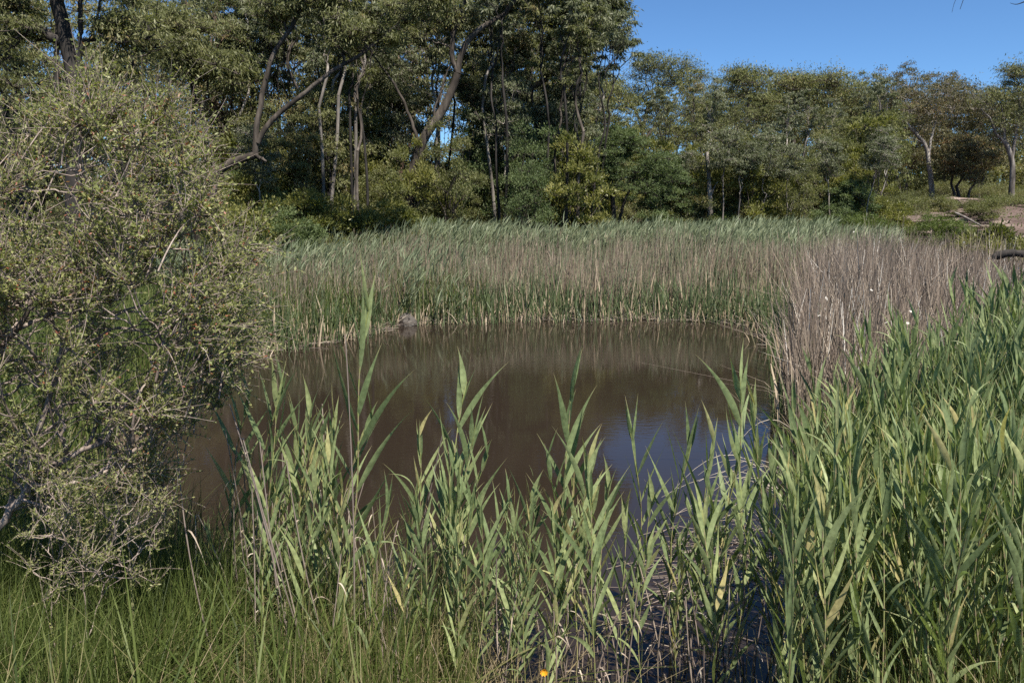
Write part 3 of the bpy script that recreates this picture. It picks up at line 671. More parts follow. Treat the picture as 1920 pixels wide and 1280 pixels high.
for i, s_ in enumerate(sh): shrub(*s_[:3], s_[3]*1.12, s_[4], 600+i, s_[5], n=300 if s_[1] > 26 else 460)

bushes = [shrub(960, 35, 420-2.6/35*F, 3.2, k_, 690+i_, 'x', n=260) for i_, k_ in enumerate('yygyw')]
bused = [False]*5
for j in range(46):
    px_ = 430+ (j*97 % 46)/46*760 + random.uniform(-8, 8) if j < 34 else 1200+(j-34)*38; y = random.uniform(33, 41)+(8 if px_ > 1150 else (-.5 if px_ < 790 else 0)); u = (px_-960)/F*cp; k = random.randrange(5)
    o = bushes[k] if not bused[k] else copy_tree(bushes[k]); bused[k] = True; s_ = random.uniform(.9, 1.5)
    o.location = (u*y, y, float(ground_z(u*y, y))-.1); o.scale = (s_*random.uniform(.7, 1), s_*.9, s_*random.uniform(.9, 1.3)); o.rotation_euler = (0, 0, random.uniform(0, 6.28))
    o['label'] = 'leafy shrub filling the understorey between the trunks of the left and middle wood' if px_ < 1150 else 'leafy shrub under the olive crowned trees at right of centre'
    o['group'] = 'shrubs between the trunks of the left wood' if px_ < 1150 else 'shrubs under the olive trees'
for k in range(5):
    if not bused[k]:
        for c_ in list(bushes[k].children): bpy.data.objects.remove(c_)
        bpy.data.objects.remove(bushes[k])
# forest floor brush (uncountable)
mb = MB(); n_ = 5200
u = rs.uniform(-.8, .8, n_); y = rs.uniform(35, 74, n_)**1.0; x = u*y
keep = ~((x/y > .42) & (y > 38) & (rs.rand(n_) < .86)); x, y = x[keep], y[keep]
C = np.stack([x, y, ground_z(x, y)+.25], 1)
leaf_cloud(mb, C, .5+.6*rs.rand(len(C)), 26, .16, .05, rs, 'out', .8)
tag(mb.build('undergrowth', M['brush'], smooth=False), 'low green undergrowth on the floor of the wood', 'undergrowth', None, 'stuff')

# --- rock ledges, log, fallen branches
def lump(mb, c, r, seed, k=3, squash=None):
    rng = np.random.RandomState(seed); import bmesh
    bm = bmesh.new(); bmesh.ops.create_icosphere(bm, subdivisions=k, radius=1)
    V = np.array([v.co[:] for v in bm.verts]); f = np.array([[v.index for v in q.verts] for q in bm.faces]); bm.free()
    ph = rng.rand(6)*6
    for _ in range(9):                       # cut flat facets
        d = unit(rng.randn(3)); h = rng.uniform(.55, .85); s = V@d; V = V - np.outer(np.maximum(s-h, 0), d)
    V *= 1 + .05*np.sin(V[:, :1]*7+ph[0])*np.sin(V[:, 1:2]*6+ph[1]) + .03*np.sin(V[:, 2:]*15+ph[2])
    mb.add(V*np.asarray(r)+c, f)
led = [(1690,402,46,2.4,.28,'lowest flat pink rock ledge left of the pale gum'),(1730,388,49,2.6,.30,'layered rock ledge just behind the pale gum'),(1700,372,53,2.4,.3,'shaded rock ledge above the lower ones'),
       (1800,392,47,2.0,.22,'flat slab in the middle of the bare slope'),(1850,384,50,2.4,.25,'pale slab high on the bare slope near the right gum'),(1780,372,55,1.8,.25,'small slab at the top of the bare slope'),
       (1885,398,45,1.6,.2,'slab at the foot of the right grey gum'),(1820,358,62,2.0,.4,'block of rock at the back of the clearing'),(1660,412,43,2.0,.2,'slab half covered by bushes at the left end of the slope')]
for i, (px, py, dp, wd_, h, lab) in enumerate(led):
    c = at_y(px, py, dp); z = float(ground_z(c[0], dp)); mb = MB()
    for q in range(4):
        lump(mb, np.array([rs.uniform(-.5, .5)*wd_, rs.uniform(-.4, .4), h*(.2+.45*q)]), (wd_*rs.uniform(.5, .8), .8, h*rs.uniform(.5, .9)), 900+i*7+q, 3)
    o = mb.build('rock_ledge', M['rock'], smooth=False, loc=(c[0], dp, z)); tag(o, lab, 'rock', 'rock ledges on the hillside')
mb = MB(); lump(mb, np.array([0, 0, .05]), (.27, .25, .25), 951, 4)
c = at_z(764, 611); BOULDER = (c[0], c[1]); tag(mb.build('boulder', M['greyrock'], loc=(c[0], c[1]+.1, .04)), 'rounded grey boulder at the waterline among the reeds', 'rock')
def log(pts, r, label, barkm='bark', name='fallen_log'):
    P = np.array(pts, float); loc = P[0].copy(); Q = smooth_line(P-loc, 14); rr = np.linspace(r, r*.75, 14)*(1+.08*rs.randn(14)); rr[0] *= .5; rr[-1] *= .5
    mb = MB(); tubes(mb, Q[None], rr[None], 10)
    tag(mb.build(name, M[barkm], loc=loc), label, 'log')
a = at_y(1860, 474, 17); b = at_y(1990, 480, 16.5)
log([a+[0, 0, -.1], (a*3+b)/4+[0, 0, .03], (a+b)/2+[0, 0, .0], b], .085, 'weathered grey log lying at the right edge above the reeds', 'barkdark')
a = at_y(1790, 398, 46); log([a, at_y(1815, 410, 45.5), at_y(1840, 424, 44)], .07, 'fallen grey trunk lying down the bare slope', 'barkpale')
# heap of dead branches
rng = np.random.RandomState(5); c = at_y(1838, 432, 39); c[2] = float(ground_z(c[0], 39)); P = []
for i in range(60):
    d = unit(np.array([rng.randn(), rng.randn()*.5, abs(rng.randn())*.8])); L = rng.uniform(.6, 1.8)
    P.append(np.array([d*L*t + rng.randn(3)*.05 for t in np.linspace(0, 1, 5)]))
mb = MB(); tubes(mb, np.array(P), np.tile(np.linspace(.035, .01, 5), (60, 1)), 4)
tag(mb.build('branch_heap', M['barkdark'], loc=c), 'dark heap of dead branches at the foot of the bare slope', 'branches')

# ------------------------------------------------------------------ reed beds beyond the water (uncountable)
def inpix(X, Y, Z=None):
    Z = np.zeros_like(X) if Z is None else Z
    dz = Z-CAM[2]; zc = Y*cp - dz*sp; yc = Y*sp + dz*cp
    return 960 + F*X/zc, 640 - F*yc/zc
def scatter(n, xr, yr, cond):
    x = rs.uniform(*xr, n); y = rs.uniform(*yr, n); k = cond(x, y); return x[k], y[k]
def stalks(mb, x, y, h, w, tint, lean=.08, nseg=3, wind=0., bow=0., z=None):
    kp = ~((np.abs(x-BOULDER[0]*y/BOULDER[1]) < .24) & (y < BOULDER[1]+.05) & (y > BOULDER[1]-3)); x, y, h, w, tint = x[kp], y[kp], h[kp], w[kp], np.asarray(tint)[kp]   # nothing grows in front of the boulder
    N = len(x); z0 = ground_z(x, y)-.05 if z is None else z
    z0 = np.maximum(z0, -.25)
    ld = rs.randn(N, 2)*lean + np.array([wind, 0])
    t = np.linspace(0, 1, nseg)[None, :]
    P = np.zeros((N, nseg, 3))
    bw = (rs.rand(N)*bow)[:, None]
    P[..., 0] = x[:, None] + (ld[:, :1]*t + (ld[:, :1]*2+.02)*bw*t**3)*h[:, None]
    P[..., 1] = y[:, None] + (ld[:, 1:]*t + ld[:, 1:]*2*bw*t**3)*h[:, None]
    P[..., 2] = z0[:, None] + h[:, None]*(t - .35*bw*t**3)
    a = rs.uniform(-1.1, 1.1, N); W = np.stack([np.cos(a), np.sin(a), 0*a], 1)[:, None]*(w[:, None]*np.array([1]*(nseg-1)+[.25])[None])[..., None]*.5
    ribbons(mb, P, W, tint); return P
def reed_tops(mb, x, y, h, n, ln, wd, wind=.35, lo=.45):
    """leafy green reeds: n leaves on each stem"""
    N = len(x); idx = np.repeat(np.arange(N), n); z0 = ground_z(x, y)
    f = rs.uniform(lo, 1, N*n); b = np.stack([x[idx]+.04*rs.randn(N*n), y[idx]+.04*rs.randn(N*n), z0[idx]+h[idx]*f], 1)
    a = rs.rand(N*n)*6.28; tilt = rs.uniform(.1, .55, N*n)
    d = unit(np.stack([np.cos(a)*tilt+wind*rs.rand(N*n), np.sin(a)*tilt, np.ones(N*n)], 1))
    L = ln*rs.uniform(.6, 1.2, N*n); t = np.linspace(0, 1, 4)[None, :, None]
    P = b[:, None] + d[:, None]*L[:, None, None]*t; P[..., 2] -= (rs.rand(N*n)*.35)[:, None]*L[:, None]*t[..., 0]**2
    P[..., 0] += (wind*.5*L)[:, None]*t[..., 0]**2
    sd = unit(np.cross(d, rs.randn(N*n, 3))); W = sd[:, None]*np.array([.5, 1, .7, .05])[None, :, None]*wd*.5
    ribbons(mb, P, W, np.clip(rs.rand(N)[idx]*.6+rs.rand(N*n)*.4, 0, 1))

RX = (-14, 26)
# right side grey dead reeds stand between the pond and the hill
def grey_zone(x, y):
    px, py = inpix(x, y); d = pond_sd(x, y)
    return (d > -.15) & (px > 1462+40*(y-10)/10+90*rs.rand(len(x))**2*(y > 13)) & (px < 1880+60*np.sin(y)) & (y > 9.0) & (y < 26)
x, y = scatter(46000, (3, 17), (9, 26), grey_zone)
k = rs.rand(len(x)) < np.clip(1.1-.03*(y-9), .3, 1); x, y = x[k], y[k]
mb = MB(); h = rs.uniform(1.3, 2.25, len(x))*(.8+.3*vnoise(x*.6, y*.6, 3)) * np.clip(.8+.05*(y-9), .8, 1.2)
stalks(mb, x, y, h, rs.uniform(.008, .016, len(x)), np.clip(rs.rand(len(x))**1.1, 0, .985), .10, 4, .0, .5)
k9 = rs.rand(len(x)) < .07; stalks(mb, x[k9], y[k9], h[k9]*.8, np.full(int(k9.sum()), .012), rs.rand(int(k9.sum()))*.98, .38, 4, .0, .9)
kk = rs.rand(len(x)) < .012
n_w = int(kk.sum()); C = np.stack([x[kk], y[kk], ground_z(x[kk], y[kk])+h[kk]*rs.uniform(.5, .98, n_w)], 1)
d = unit(rs.randn(n_w, 3)*np.array([1, .5, .8])); t = np.linspace(0, 1, 4)[None, :, None]
P = C[:, None]+d[:, None]*t*rs.uniform(.03, .08, n_w)[:, None, None]
ribbons(mb, P, np.cross(d, rs.randn(n_w, 3))[:, None]*np.array([.3, 1, .8, .1])[None, :, None]*.007, np.ones(n_w))
tag(mb.build('dead_reeds', M['greyfar']), 'dense grey purple dead reeds on the right of the pond', 'dead reeds', None, 'stuff')

# pinkish dead reeds behind the far shore
def pink_zone(x, y):
    px, py = inpix(x, y); d = pond_sd(x, y)
    left = (px > 430) & (px < 760)
    return (d > -.1+1.9*vnoise(x*.9, y*.9, 55)**2) & (rs.rand(len(x)) < np.clip(-.05+1.25*vnoise(x*.8, y*.8, 57), .08, 1)) & (y > 11.5) & (y < 31) & (px > 400) & (px < 1640) & ((~left) | (rs.rand(len(x)) < .85)) & ~((px > 1440+200*rs.rand(len(x))) & (y < 21))
x, y = scatter(90000, (-13, 14), (11, 30), pink_zone)
dd = pond_sd(x, y)
h = rs.uniform(.9, 2.25, len(x))*(.6+.65*vnoise(x*.6, y*.6, 13)) * (.75+.25*sstep(0, 5, dd))
mb = MB(); stalks(mb, x, y, h, rs.uniform(.010, .020, len(x)), np.clip(rs.rand(len(x))**1.1*.98, 0, 1), .07, 3, .01, .3)
k = rs.rand(len(x)) < .12; n_ = int(k.sum())
reed_tops(mb, x[k], y[k], h[k]*.95, 3, .3, .02, .1, .3)
PK = (x.copy(), y.copy(), h.copy())
tag(mb.build('dry_reeds', M['deadfar']), 'pinkish brown dry reeds behind the far shore', 'dry reeds', None, 'stuff')

# bulrushes along the far waterline, green mixed with tan
def rush_zone(x, y):
    px, py = inpix(x, y); d = pond_sd(x, y)
    return (d > -.35) & (d < 2.6) & (y > 10.5) & (px > 420) & (px < 1470) & (rs.rand(len(x)) < -.25+2.*vnoise(x*1.1, y*1.1, 21))
x, y = scatter(60000, (-12, 8), (10.5, 27), rush_zone)
px, py = inpix(x, y); k = rs.rand(len(x)) < .36; x, y, px = x[k], y[k], px[k]
N = len(x); h = rs.uniform(.7, 1.6, N)*(.65+.5*vnoise(x*.9, y*.9, 22)); tan = rs.rand(N) < .28+.6*vnoise(x*1.1, y*1.1, 23)
tint = np.where(tan, rs.uniform(.66, 1, N), rs.uniform(0, .62, N)); h = np.where(tan, h*rs.uniform(.4, 1.05, N), h)
mb = MB(); stalks(mb, x, y, h, rs.uniform(.016, .036, N), tint, .07, 4, 0, .35)
k = rs.rand(N) < .10; stalks(mb, x[k], y[k], rs.uniform(.3, .7, k.sum()), np.full(k.sum(), .018), np.full(k.sum(), .92), .55, 3)
seg = rs.randint(0, 13, 5200); tt = rs.rand(5200); c = POND[seg]+(POND[seg+1]-POND[seg])*tt[:, None]+rs.randn(5200, 2)*np.array([.25, .42])+np.array([0, .1])
c = c[rs.rand(5200) < .2+.9*vnoise(c[:, 0]*1.6, c[:, 1]*1.6, 24)]; N = len(c); tan = rs.rand(N) < .45
stalks(mb, c[:, 0], c[:, 1], np.where(tan, rs.uniform(.15, .7, N), rs.uniform(.4, 1.3, N)), rs.uniform(.014, .03, N), np.where(tan, rs.uniform(.66, 1, N), rs.uniform(0, .6, N)), .16, 4, 0, .5)
tag(mb.build('bulrushes', M['rush']), 'green and tan bulrushes standing along the far waterline', 'bulrushes', None, 'stuff')

# green reeds at the back
def green_zone(x, y):
    px, py = inpix(x, y); return ((px > 300) & (px < 1680) & ((px > 790) | (y < 30.5)) & (y > 28.3+1.5*vnoise(x*.4, x*0, 3)) & (y < 36)) | ((px > 300) & (px < 960) & (y > 21) & (y < 30) & (rs.rand(len(x)) < .5*vnoise(x*.5, y*.5, 61)*sstep(960, 600, px)))
x, y = scatter(36000, (-20, 19), (20, 36), green_zone)
h = rs.uniform(1.75, 2.5, len(x))*(.8+.3*vnoise(x*.5, y*.5, 31))
px, _ = inpix(x, y); h *= np.where(px > 1560, .85, 1)*np.where(y < 28, .78, 1)
h = np.minimum(h, 2.45); mb = MB()
reed_tops(mb, x, y, h, 9, .42, .035, .35, .35)
stalks(mb, x, y, h, np.full(len(x), .012), rs.rand(len(x)), .05, 3)
k = rs.rand(len(PK[0])) < .25+.8*vnoise(PK[0]*.8, PK[1]*.8, 88)**1.5; stalks(mb, PK[0][k]+.05, PK[1][k]-.05, PK[2][k]*rs.uniform(.7, 1.15, k.sum()), rs.uniform(.012, .022, k.sum()), rs.rand(int(k.sum())), .1, 4, .03, .5)
tag(mb.build('green_reeds', M['greenfar']), 'bright green leafy reeds at the back of the reed bed', 'reeds', None, 'stuff')

# green stems mixed in the left bank
def lbank(x, y):
    px, py = inpix(x, y); d = pond_sd(x, y); return (d > -.2) & (px > -100) & (px < 900) & (y > 7) & (y < 24)
x, y = scatter(34000, (-15, 1), (7., 24), lbank)
mb = MB(); N = len(x); stalks(mb, x, y, rs.uniform(.5, 1.7, N), rs.uniform(.008, .018, N), np.clip(rs.rand(N), 0, .99), .12, 4, .0, .7)
tag(mb.build('sedges', M['grass']), 'fine green sedges mixed through the left bank', 'sedges', None, 'stuff')

# fallen dry litter at the far waterline
N = 1500; t = rs.rand(N); seg = rs.randint(0, 13, N); A = POND[seg]; B = POND[seg+1]; c = A+(B-A)*t[:, None] + rs.randn(N, 2)*.12
a = rs.rand(N)*6.28; L = rs.uniform(.15, .6, N); P = np.zeros((N, 3, 3)); q = np.array([0, .5, 1])
P[..., 0] = c[:, :1]+np.cos(a)[:, None]*L[:, None]*q; P[..., 1] = c[:, 1:]+.5*np.sin(a)[:, None]*L[:, None]*q; P[..., 2] = .02+rs.uniform(0, .35, N)[:, None]*L[:, None]*q*1.5
mb = MB(); tubes(mb, P, np.full((N, 3), .006), 3, rs.uniform(0, 1, N))
tag(mb.build('reed_litter', M['deadstem']), 'broken dry reed litter along the far waterline', 'litter', None, 'stuff')

# ------------------------------------------------------------------ foreground reeds
def make_reed(H, seed, nleaf=17, label='x'):
    rng = np.random.RandomState(seed); root = empty('common_reed', (0, 0, 0), label, 'reed')
    n = 18; t = np.linspace(0, 1, n); b = rng.randn(2)*.05
    cx = b[0]*H*np.sin(t*math.pi)+.012*H*np.sin(t*9+rng.rand()*6); cy = b[1]*H*np.sin(t*math.pi)
    P = np.stack([cx, cy, t*H], 1); sb = MB(); tubes(sb, P[None], np.linspace(.0062, .0022, n)[None], 6, np.array([rng.rand()]))
    fl = np.sort(rng.uniform(.34, .985, nleaf)); fl = np.linspace(.36, .985, nleaf)+rng.randn(nleaf)*.01; fl = np.clip(fl, .3, .99)
    az0 = rng.rand()*6.28 if seed % 3 else rng.randn()*.2; lb = MB(); K = 12; LP = []; LW = []; TT = []
    for i, f in enumerate(fl):
        az = az0 + (i % 2)*math.pi + rng.randn()*.45
        o = np.array([np.cos(az), np.sin(az), 0]); p0 = np.array([np.interp(f, t, cx), np.interp(f, t, cy), f*H])
        Ln = rng.uniform(.32, .56)*(1 if f < .9 else .75); wide = seed % 3 == 0; Ln *= 1.15 if wide else 1; wmax = rng.uniform(.016, .024) if wide else rng.uniform(.0095, .016)
        elev0 = R(rng.uniform(62, 80) if f < .85 else rng.uniform(76, 88)); droop = rng.uniform(-.1, .4) if rng.rand() < .85 else rng.uniform(.7, 1.5)
        if wide and f < .85: elev0 -= R(1)
        s = np.linspace(0, 1, K); el = elev0 - droop*s**1.5
        step = Ln/(K-1); dx = np.cumsum(np.r_[0, np.cos(el[:-1])*step]); dz = np.cumsum(np.r_[0, np.sin(el[:-1])*step])
        side = np.array([-o[1], o[0], 0]); c = p0 + dx[:, None]*o + dz[:, None]*np.array([0, 0, 1.]) + side*(rng.randn()*.05*s**2)[:, None]
        nrm = -np.sin(el)[:, None]*o + np.cos(el)[:, None]*np.array([0, 0, 1.])
        tw = rng.randn()*.5 + rng.randn()*1.0*s if seed % 3 else (.95+rng.randn()*.3)*(1 if rng.rand() < .5 else -1) + rng.randn()*.5*s
        wd = side*np.cos(tw)[:, None] + nrm*np.sin(tw)[:, None]
        prof = np.interp(s, [0, .06, .25, .45, .7, .85, 1], [.35, .6, 1, .9, .42, .16, .01])
        LP.append(c); LW.append(wd*prof[:, None]*wmax); TT.append(rng.rand()*.9 if rng.rand() < .95 else 1.)
    ribbons(lb, np.array(LP), np.array(LW), np.array(TT), fold=.22)
    # leaf sheaths
    SP = []; SR = []
    for f in fl:
        ss = np.linspace(max(0, f-.06), f, 4); SP.append(np.stack([np.interp(ss, t, cx), np.interp(ss, t, cy), ss*H], 1)); SR.append(np.linspace(.0058, .0052, 4)*(1.15-.5*f))
    tubes(sb, np.array(SP), np.array(SR), 5, np.full(len(fl), .4))
    sb.build('stem', M['reedstem'], root); lb.build('foliage', M['reed'], root)
    return root
from mathutils import Vector, Quaternion
HV = 2.3
variants = [make_reed(HV, 1000+i, 12+i % 3 if (1000+i) % 3 == 0 else 15+i % 5) for i in range(14)]
vused = [False]*14
random.seed(21); rs = np.random.RandomState(99)
WIDE = [i for i in range(14) if (1000+i) % 3 == 0]
def place_reed(base, top, label, group, k=None, spin=None):
    k = random.randrange(14) if k is None else k
    o = variants[k] if not vused[k] else copy_tree(variants[k]); vused[k] = True
    base = np.asarray(base, float); v = np.asarray(top, float)-base; L = np.linalg.norm(v)
    o.location = base; o.scale = (L/HV,)*3
    q = Vector((0, 0, 1)).rotation_difference(Vector(v/L)) @ Quaternion((0, 0, 1), random.uniform(0, 6.28) if spin is None else spin)
    o.rotation_mode = 'QUATERNION'; o.rotation_quaternion = q
    o['label'] = label; o['group'] = group; return o
REEDPOS = []
hero = [ # top px, top py, base px, depth, label
 (699,515,655,4.3,'tallest foreground reed, rising to the far shore left of centre'),
 (512,648,470,4.5,'reed with a curled over tip at the left of the open water'),
 (532,668,500,4.6,'second reed with a bent tip beside the left curled one'),
 (468,690,452,4.8,'leftmost broad leaved reed in front of the open water'),
 (590,700,565,4.6,'reed midway between the curled tips and the tallest reed'),
 (560,735,548,4.9,'shorter reed behind the curled left reeds'),
 (632,720,622,4.7,'reed close at the left of the tallest reed'),
 (610,770,600,4.3,'lower reed under the left side of the tallest reed'),
 (700,720,662,4.6,'reed sharing the foot of the tallest reed'),
 (728,880,690,4.2,'short reed spreading right at the foot of the tallest reed'),
 (882,655,790,4.7,'slanting reed that leans right over the brown water'),
 (888,735,850,4.5,'upright reed just right of the slanting one'),
 (782,755,775,5.2,'lone slim reed left of the slanting one'),
 (850,820,830,4.4,'short reed below the slanting one'),
 (915,790,880,4.4,'reed with wide fanned leaves right of the slanting one'),
 (868,800,865,4.9,'reed behind the fanned one'),
 (990,860,960,4.4,'reed left of the middle pair'),
 (940,880,920,4.2,'low reed between the fanned reed and the middle pair'),
 (1070,665,1040,4.6,'taller of the middle pair, split tip over the water'),
 (1062,730,1052,4.8,'lower of the middle pair'),
 (1025,800,1010,4.5,'reed leaning against the middle pair from the left'),
 (1098,790,1075,4.3,'reed just right of the middle pair'),
 (1105,860,1090,4.6,'small reed right of the middle pair'),
 (1150,840,1120,4.5,'reed in front of the blue reflected sky'),
 (1188,750,1170,5.0,'thin reed whose tip stands alone over the blue water'),
 (1165,900,1150,4.2,'low reed below the thin lone tip'),
 (1292,765,1262,4.7,'left reed of the clump at the right of the blue water'),
 (1345,765,1300,4.6,'right reed of the clump at the right of the blue water'),
 (1320,830,1290,4.4,'short full reed inside the clump by the blue water'),
 (1270,870,1255,4.9,'back reed of the clump by the blue water'),
 (1385,800,1340,4.5,'reed between the clump and the dense right stand'),
 (1382,645,1470,4.8,'reed leaning left out of the right stand toward the water'),
 (1420,690,1480,5.0,'second reed leaning left out of the right stand'),
 (1440,790,1450,4.3,'reed at the water edge of the right stand'),
 (770,960,760,4.0,'short reed low in the middle left'),
 (1000,980,985,4.0,'short reed low in the middle'),
 (1210,960,1200,4.1,'short reed below the blue reflection'),
 (385,930,420,4.6,'reed with long leaves sweeping left above the grass'),
 (440,850,440,4.9,'slim reed at the left behind the grass'),
]
gH = 'reeds standing in the near shallows'
for i, (tx, ty, bx, dp, lab) in enumerate(hero):
    top = at_y(tx, ty+62, dp); b = at_y(bx, 1250, dp); b = np.array([b[0], dp+rs.randn()*.06, max(-.2, float(ground_z(b[0], dp))-.05)])
    place_reed(b, top, lab, gH, WIDE[1] if i == 0 else random.choice(WIDE), 0. if i == 0 else random.gauss(0, .55)+random.choice([0, math.pi]))
# more reeds between them, told apart by nothing
def fill(n, pxr, ty_f, dr, label, group):
    for _ in range(n):
        px = random.uniform(*pxr); dp = random.uniform(*dr); ty = ty_f(px)+random.uniform(-60, 130)
        top = at_y(px, ty, dp); bx = px + random.uniform(-70, 20)
        b = at_y(bx, 1250, dp); b = np.array([b[0], dp+random.uniform(-.3, .3), max(-.2, float(ground_z(b[0], dp))-.05)])
        place_reed(b, top, label, group, *((random.choice(WIDE), random.gauss(0, .6)+random.choice([0, math.pi])) if random.random() < .7 else (None, None)))
fill(11, (450, 620), lambda p: 850, (4.2, 5.), 'lower reed among the left clump near the curled tips', gH)
fill(15, (770, 960), lambda p: 930, (3.9, 4.9), 'lower reed among the clump around the slanting reed', gH)
fill(13, (970, 1160), lambda p: 930, (3.9, 4.9), 'lower reed among the clump around the middle pair', gH)
fill(11, (1230, 1400), lambda p: 930, (3.9, 4.9), 'lower reed among the clump right of the blue water', gH)
# dense stand on the right
def right_stand(n):
    out = []
    while len(out) < n:
        y = random.uniform(3.3, 9.5)**1.0; px = random.uniform(1380, 2050)
        x = (px-960)/F*(y*cp+1.5*sp)
        shore = float(1520 + 20*(y-3.3) + (max(0, y-6.3))*95)
        if px < shore + random.uniform(-40, 60): continue
        out.append((x, y))
    return out
pts = right_stand(520); pts.sort(key=lambda p: p[1])
def reed_h(x, y):
    return 1.34 + .42*random.random() + .25*float(sstep(5, 9, y)) + .18*float(vnoise(x*1.2, y*1.2, 77))
indiv = pts[:215]; rest = pts[215:]
for (x, y) in indiv:
    z = float(ground_z(x, y))-.05; h = reed_h(x, y)-.25*float(sstep(2.5, 5, x))
    zone = 'front' if y < 4.2 else 'middle'
    tilt = (-.10+random.gauss(0, .09), random.gauss(-.02, .08))
    place_reed((x, y, z), (x+tilt[0]*h, y+tilt[1]*h, z+h), 'leafy green reed in the front of the dense right stand' if y < 4.4 else 'leafy green reed in the middle of the dense right stand', 'reeds of the dense right stand', random.choice(WIDE) if random.random() < .22 else None)
# the rest of the stand as one mass, from the same meshes
allmb_s, allmb_f = MB(), MB()
def mesh_np(me):
    v = np.zeros(len(me.vertices)*3, np.float32); me.vertices.foreach_get('co', v)
    f = np.zeros(len(me.loops), np.int32); me.loops.foreach_get('vertex_index', f)
    t = np.zeros(len(me.vertices), np.float32); me.attributes['tint'].data.foreach_get('value', t)
    u = np.zeros(len(me.vertices), np.float32); me.attributes['along'].data.foreach_get('value', u)
    return v.reshape(-1, 3), f.reshape(-1, 4), t, u
cache = [{c.name.split('.')[0]: mesh_np(c.data) for c in vv.children} for vv in variants]
for (x, y) in rest:
    z = float(ground_z(x, y))-.05; h = reed_h(x, y); k = random.choice(WIDE) if random.random() < .1 else random.randrange(14)
    tv = Vector((-.06+random.gauss(0, .09), random.gauss(0, .08), 1)).normalized()
    Rm = np.array((Vector((0, 0, 1)).rotation_difference(tv) @ Quaternion((0, 0, 1), random.uniform(0, 6.28))).to_matrix())*h/HV
    for nm, m_ in (('stem', allmb_s), ('foliage', allmb_f)):
        v, f, t, u = cache[k][nm]; m_.add(v@Rm.T+np.array([x, y, z]), f, t, u)
allmb_f.build('reeds', M['reed']); o = bpy.data.objects[[ob.name for ob in bpy.data.objects if ob.name.startswith('reeds')][-1]]
tag(o, 'mass of green reeds behind the front of the dense right stand', 'reeds', None, 'stuff')
allmb_s.build('stems', M['reedstem'], o)['kind'] = 'stuff'

# grey dry bare stalks in the foreground
def dry_stalk(seed):
    rng = np.random.RandomState(seed); H = 1.6; n = 14; t = np.linspace(0, 1, n)
    P = np.stack([rng.randn()*.04*np.sin(t*3)+rng.randn()*.08*t**2, rng.randn()*.05*np.sin(t*3), t*H], 1)
    mb = MB(); tubes(mb, P[None], (np.linspace(.0055, .0028, n)*(1+.25*(np.arange(n) % 4 == 0)))[None], 5, np.array([rng.uniform(.2, .9)]))
    nl = rng.randint(1, 4); LP = []; LW = []
    for _ in range(nl):
        f = rng.uniform(.3, .95); a = rng.rand()*6.28; s = np.linspace(0, 1, 6)[:, None]; o = np.array([np.cos(a), np.sin(a), 0])
        p0 = P[int(f*(n-1))]; L = rng.uniform(.08, .3)
        LP.append(p0+o*L*s*.6+np.array([0, 0, 1])*L*(.5*s-1.1*s**2)); LW.append(np.array([-o[1], o[0], .3])*np.array([.5, 1, 1, .8, .5, .05])[:, None]*.004)
    ribbons(mb, np.array(LP), np.array(LW), rng.uniform(.5, 1, nl))
    return mb.build('dry_stalk', M['deadstem'])
dv = [dry_stalk(1200+i) for i in range(8)]; du = [False]*8
def put_dry(x, y, h, lean, label, group):
    k = random.randrange(8); o = dv[k] if not du[k] else copy_tree(dv[k]); du[k] = True
    v = Vector((lean[0], lean[1], 1)).normalized(); o.location = (x, y, max(-.2, float(ground_z(x, y))-.03)); o.scale = (1, 1, h/1.6)
    o.rotation_mode = 'QUATERNION'; o.rotation_quaternion = Vector((0, 0, 1)).rotation_difference(v) @ Quaternion((0, 0, 1), random.uniform(0, 6.28))
    tag(o, label, 'dry stalk', group)
for n_, pr, dr, hr, lab in [(42, (420, 700), (4.1, 5.), (1.0, 1.9), 'bare grey reed stalk around the foot of the tallest reed'), (30, (720, 1150), (3.9, 4.8), (.5, 1.2), 'bare grey reed stalk low in the middle clumps'),
                            (46, (1150, 1420), (3.9, 4.9), (.4, 1.1), 'bare tan reed stalk under the clump by the blue water'), (34, (1430, 1900), (3.6, 6.5), (.8, 1.7), 'dry stalk inside the dense right stand')]:
    for _ in range(n_):
        px = random.uniform(*pr); dp = random.uniform(*dr); b = at_y(px, 1200, dp)
        put_dry(b[0], dp, random.uniform(*hr), (random.gauss(-.03, .12), random.gauss(0, .1)), lab, 'dry bare stalks in the foreground')
o = None
c = at_y(655, 1250, 4.25); put_dry(c[0]+.02, 4.22, 2.25, (.012, 0), 'tall straight grey stalk beside the tallest reed', None)

# floating dead stalk mats near the right bank
mb = MB(); N = 210
cx = np.concatenate([rs.normal(1330, 85, N//2), rs.normal(1290, 110, N//2)]); cy = np.concatenate([rs.normal(1035, 28, N//2), rs.normal(1130, 70, N//2)])
C = np.array([at_z(a, b_) for a, b_ in zip(cx, cy)]); a = rs.normal(0, .55, N); L = rs.uniform(.1, .55, N); q = np.linspace(-.5, .5, 4)
P = np.zeros((N, 4, 3)); P[..., 0] = C[:, :1]+np.cos(a)[:, None]*L[:, None]*q; P[..., 1] = C[:, 1:2]+np.sin(a)[:, None]*L[:, None]*q
P[..., 2] = rs.uniform(.002, .02, N)[:, None] + (rs.uniform(-.05, .12, N))[:, None]*q + .01; P[:, 1:3] += rs.randn(N, 2, 3)*.006
tubes(mb, P, np.full((N, 4), 1)*rs.uniform(.0015, .004, N)[:, None], 4, rs.uniform(0, .8, N)**1.2)
tag(mb.build('floating_stalks', M['deadstem']), 'mat of dead stalks floating by the right bank', 'floating debris', None, 'stuff')
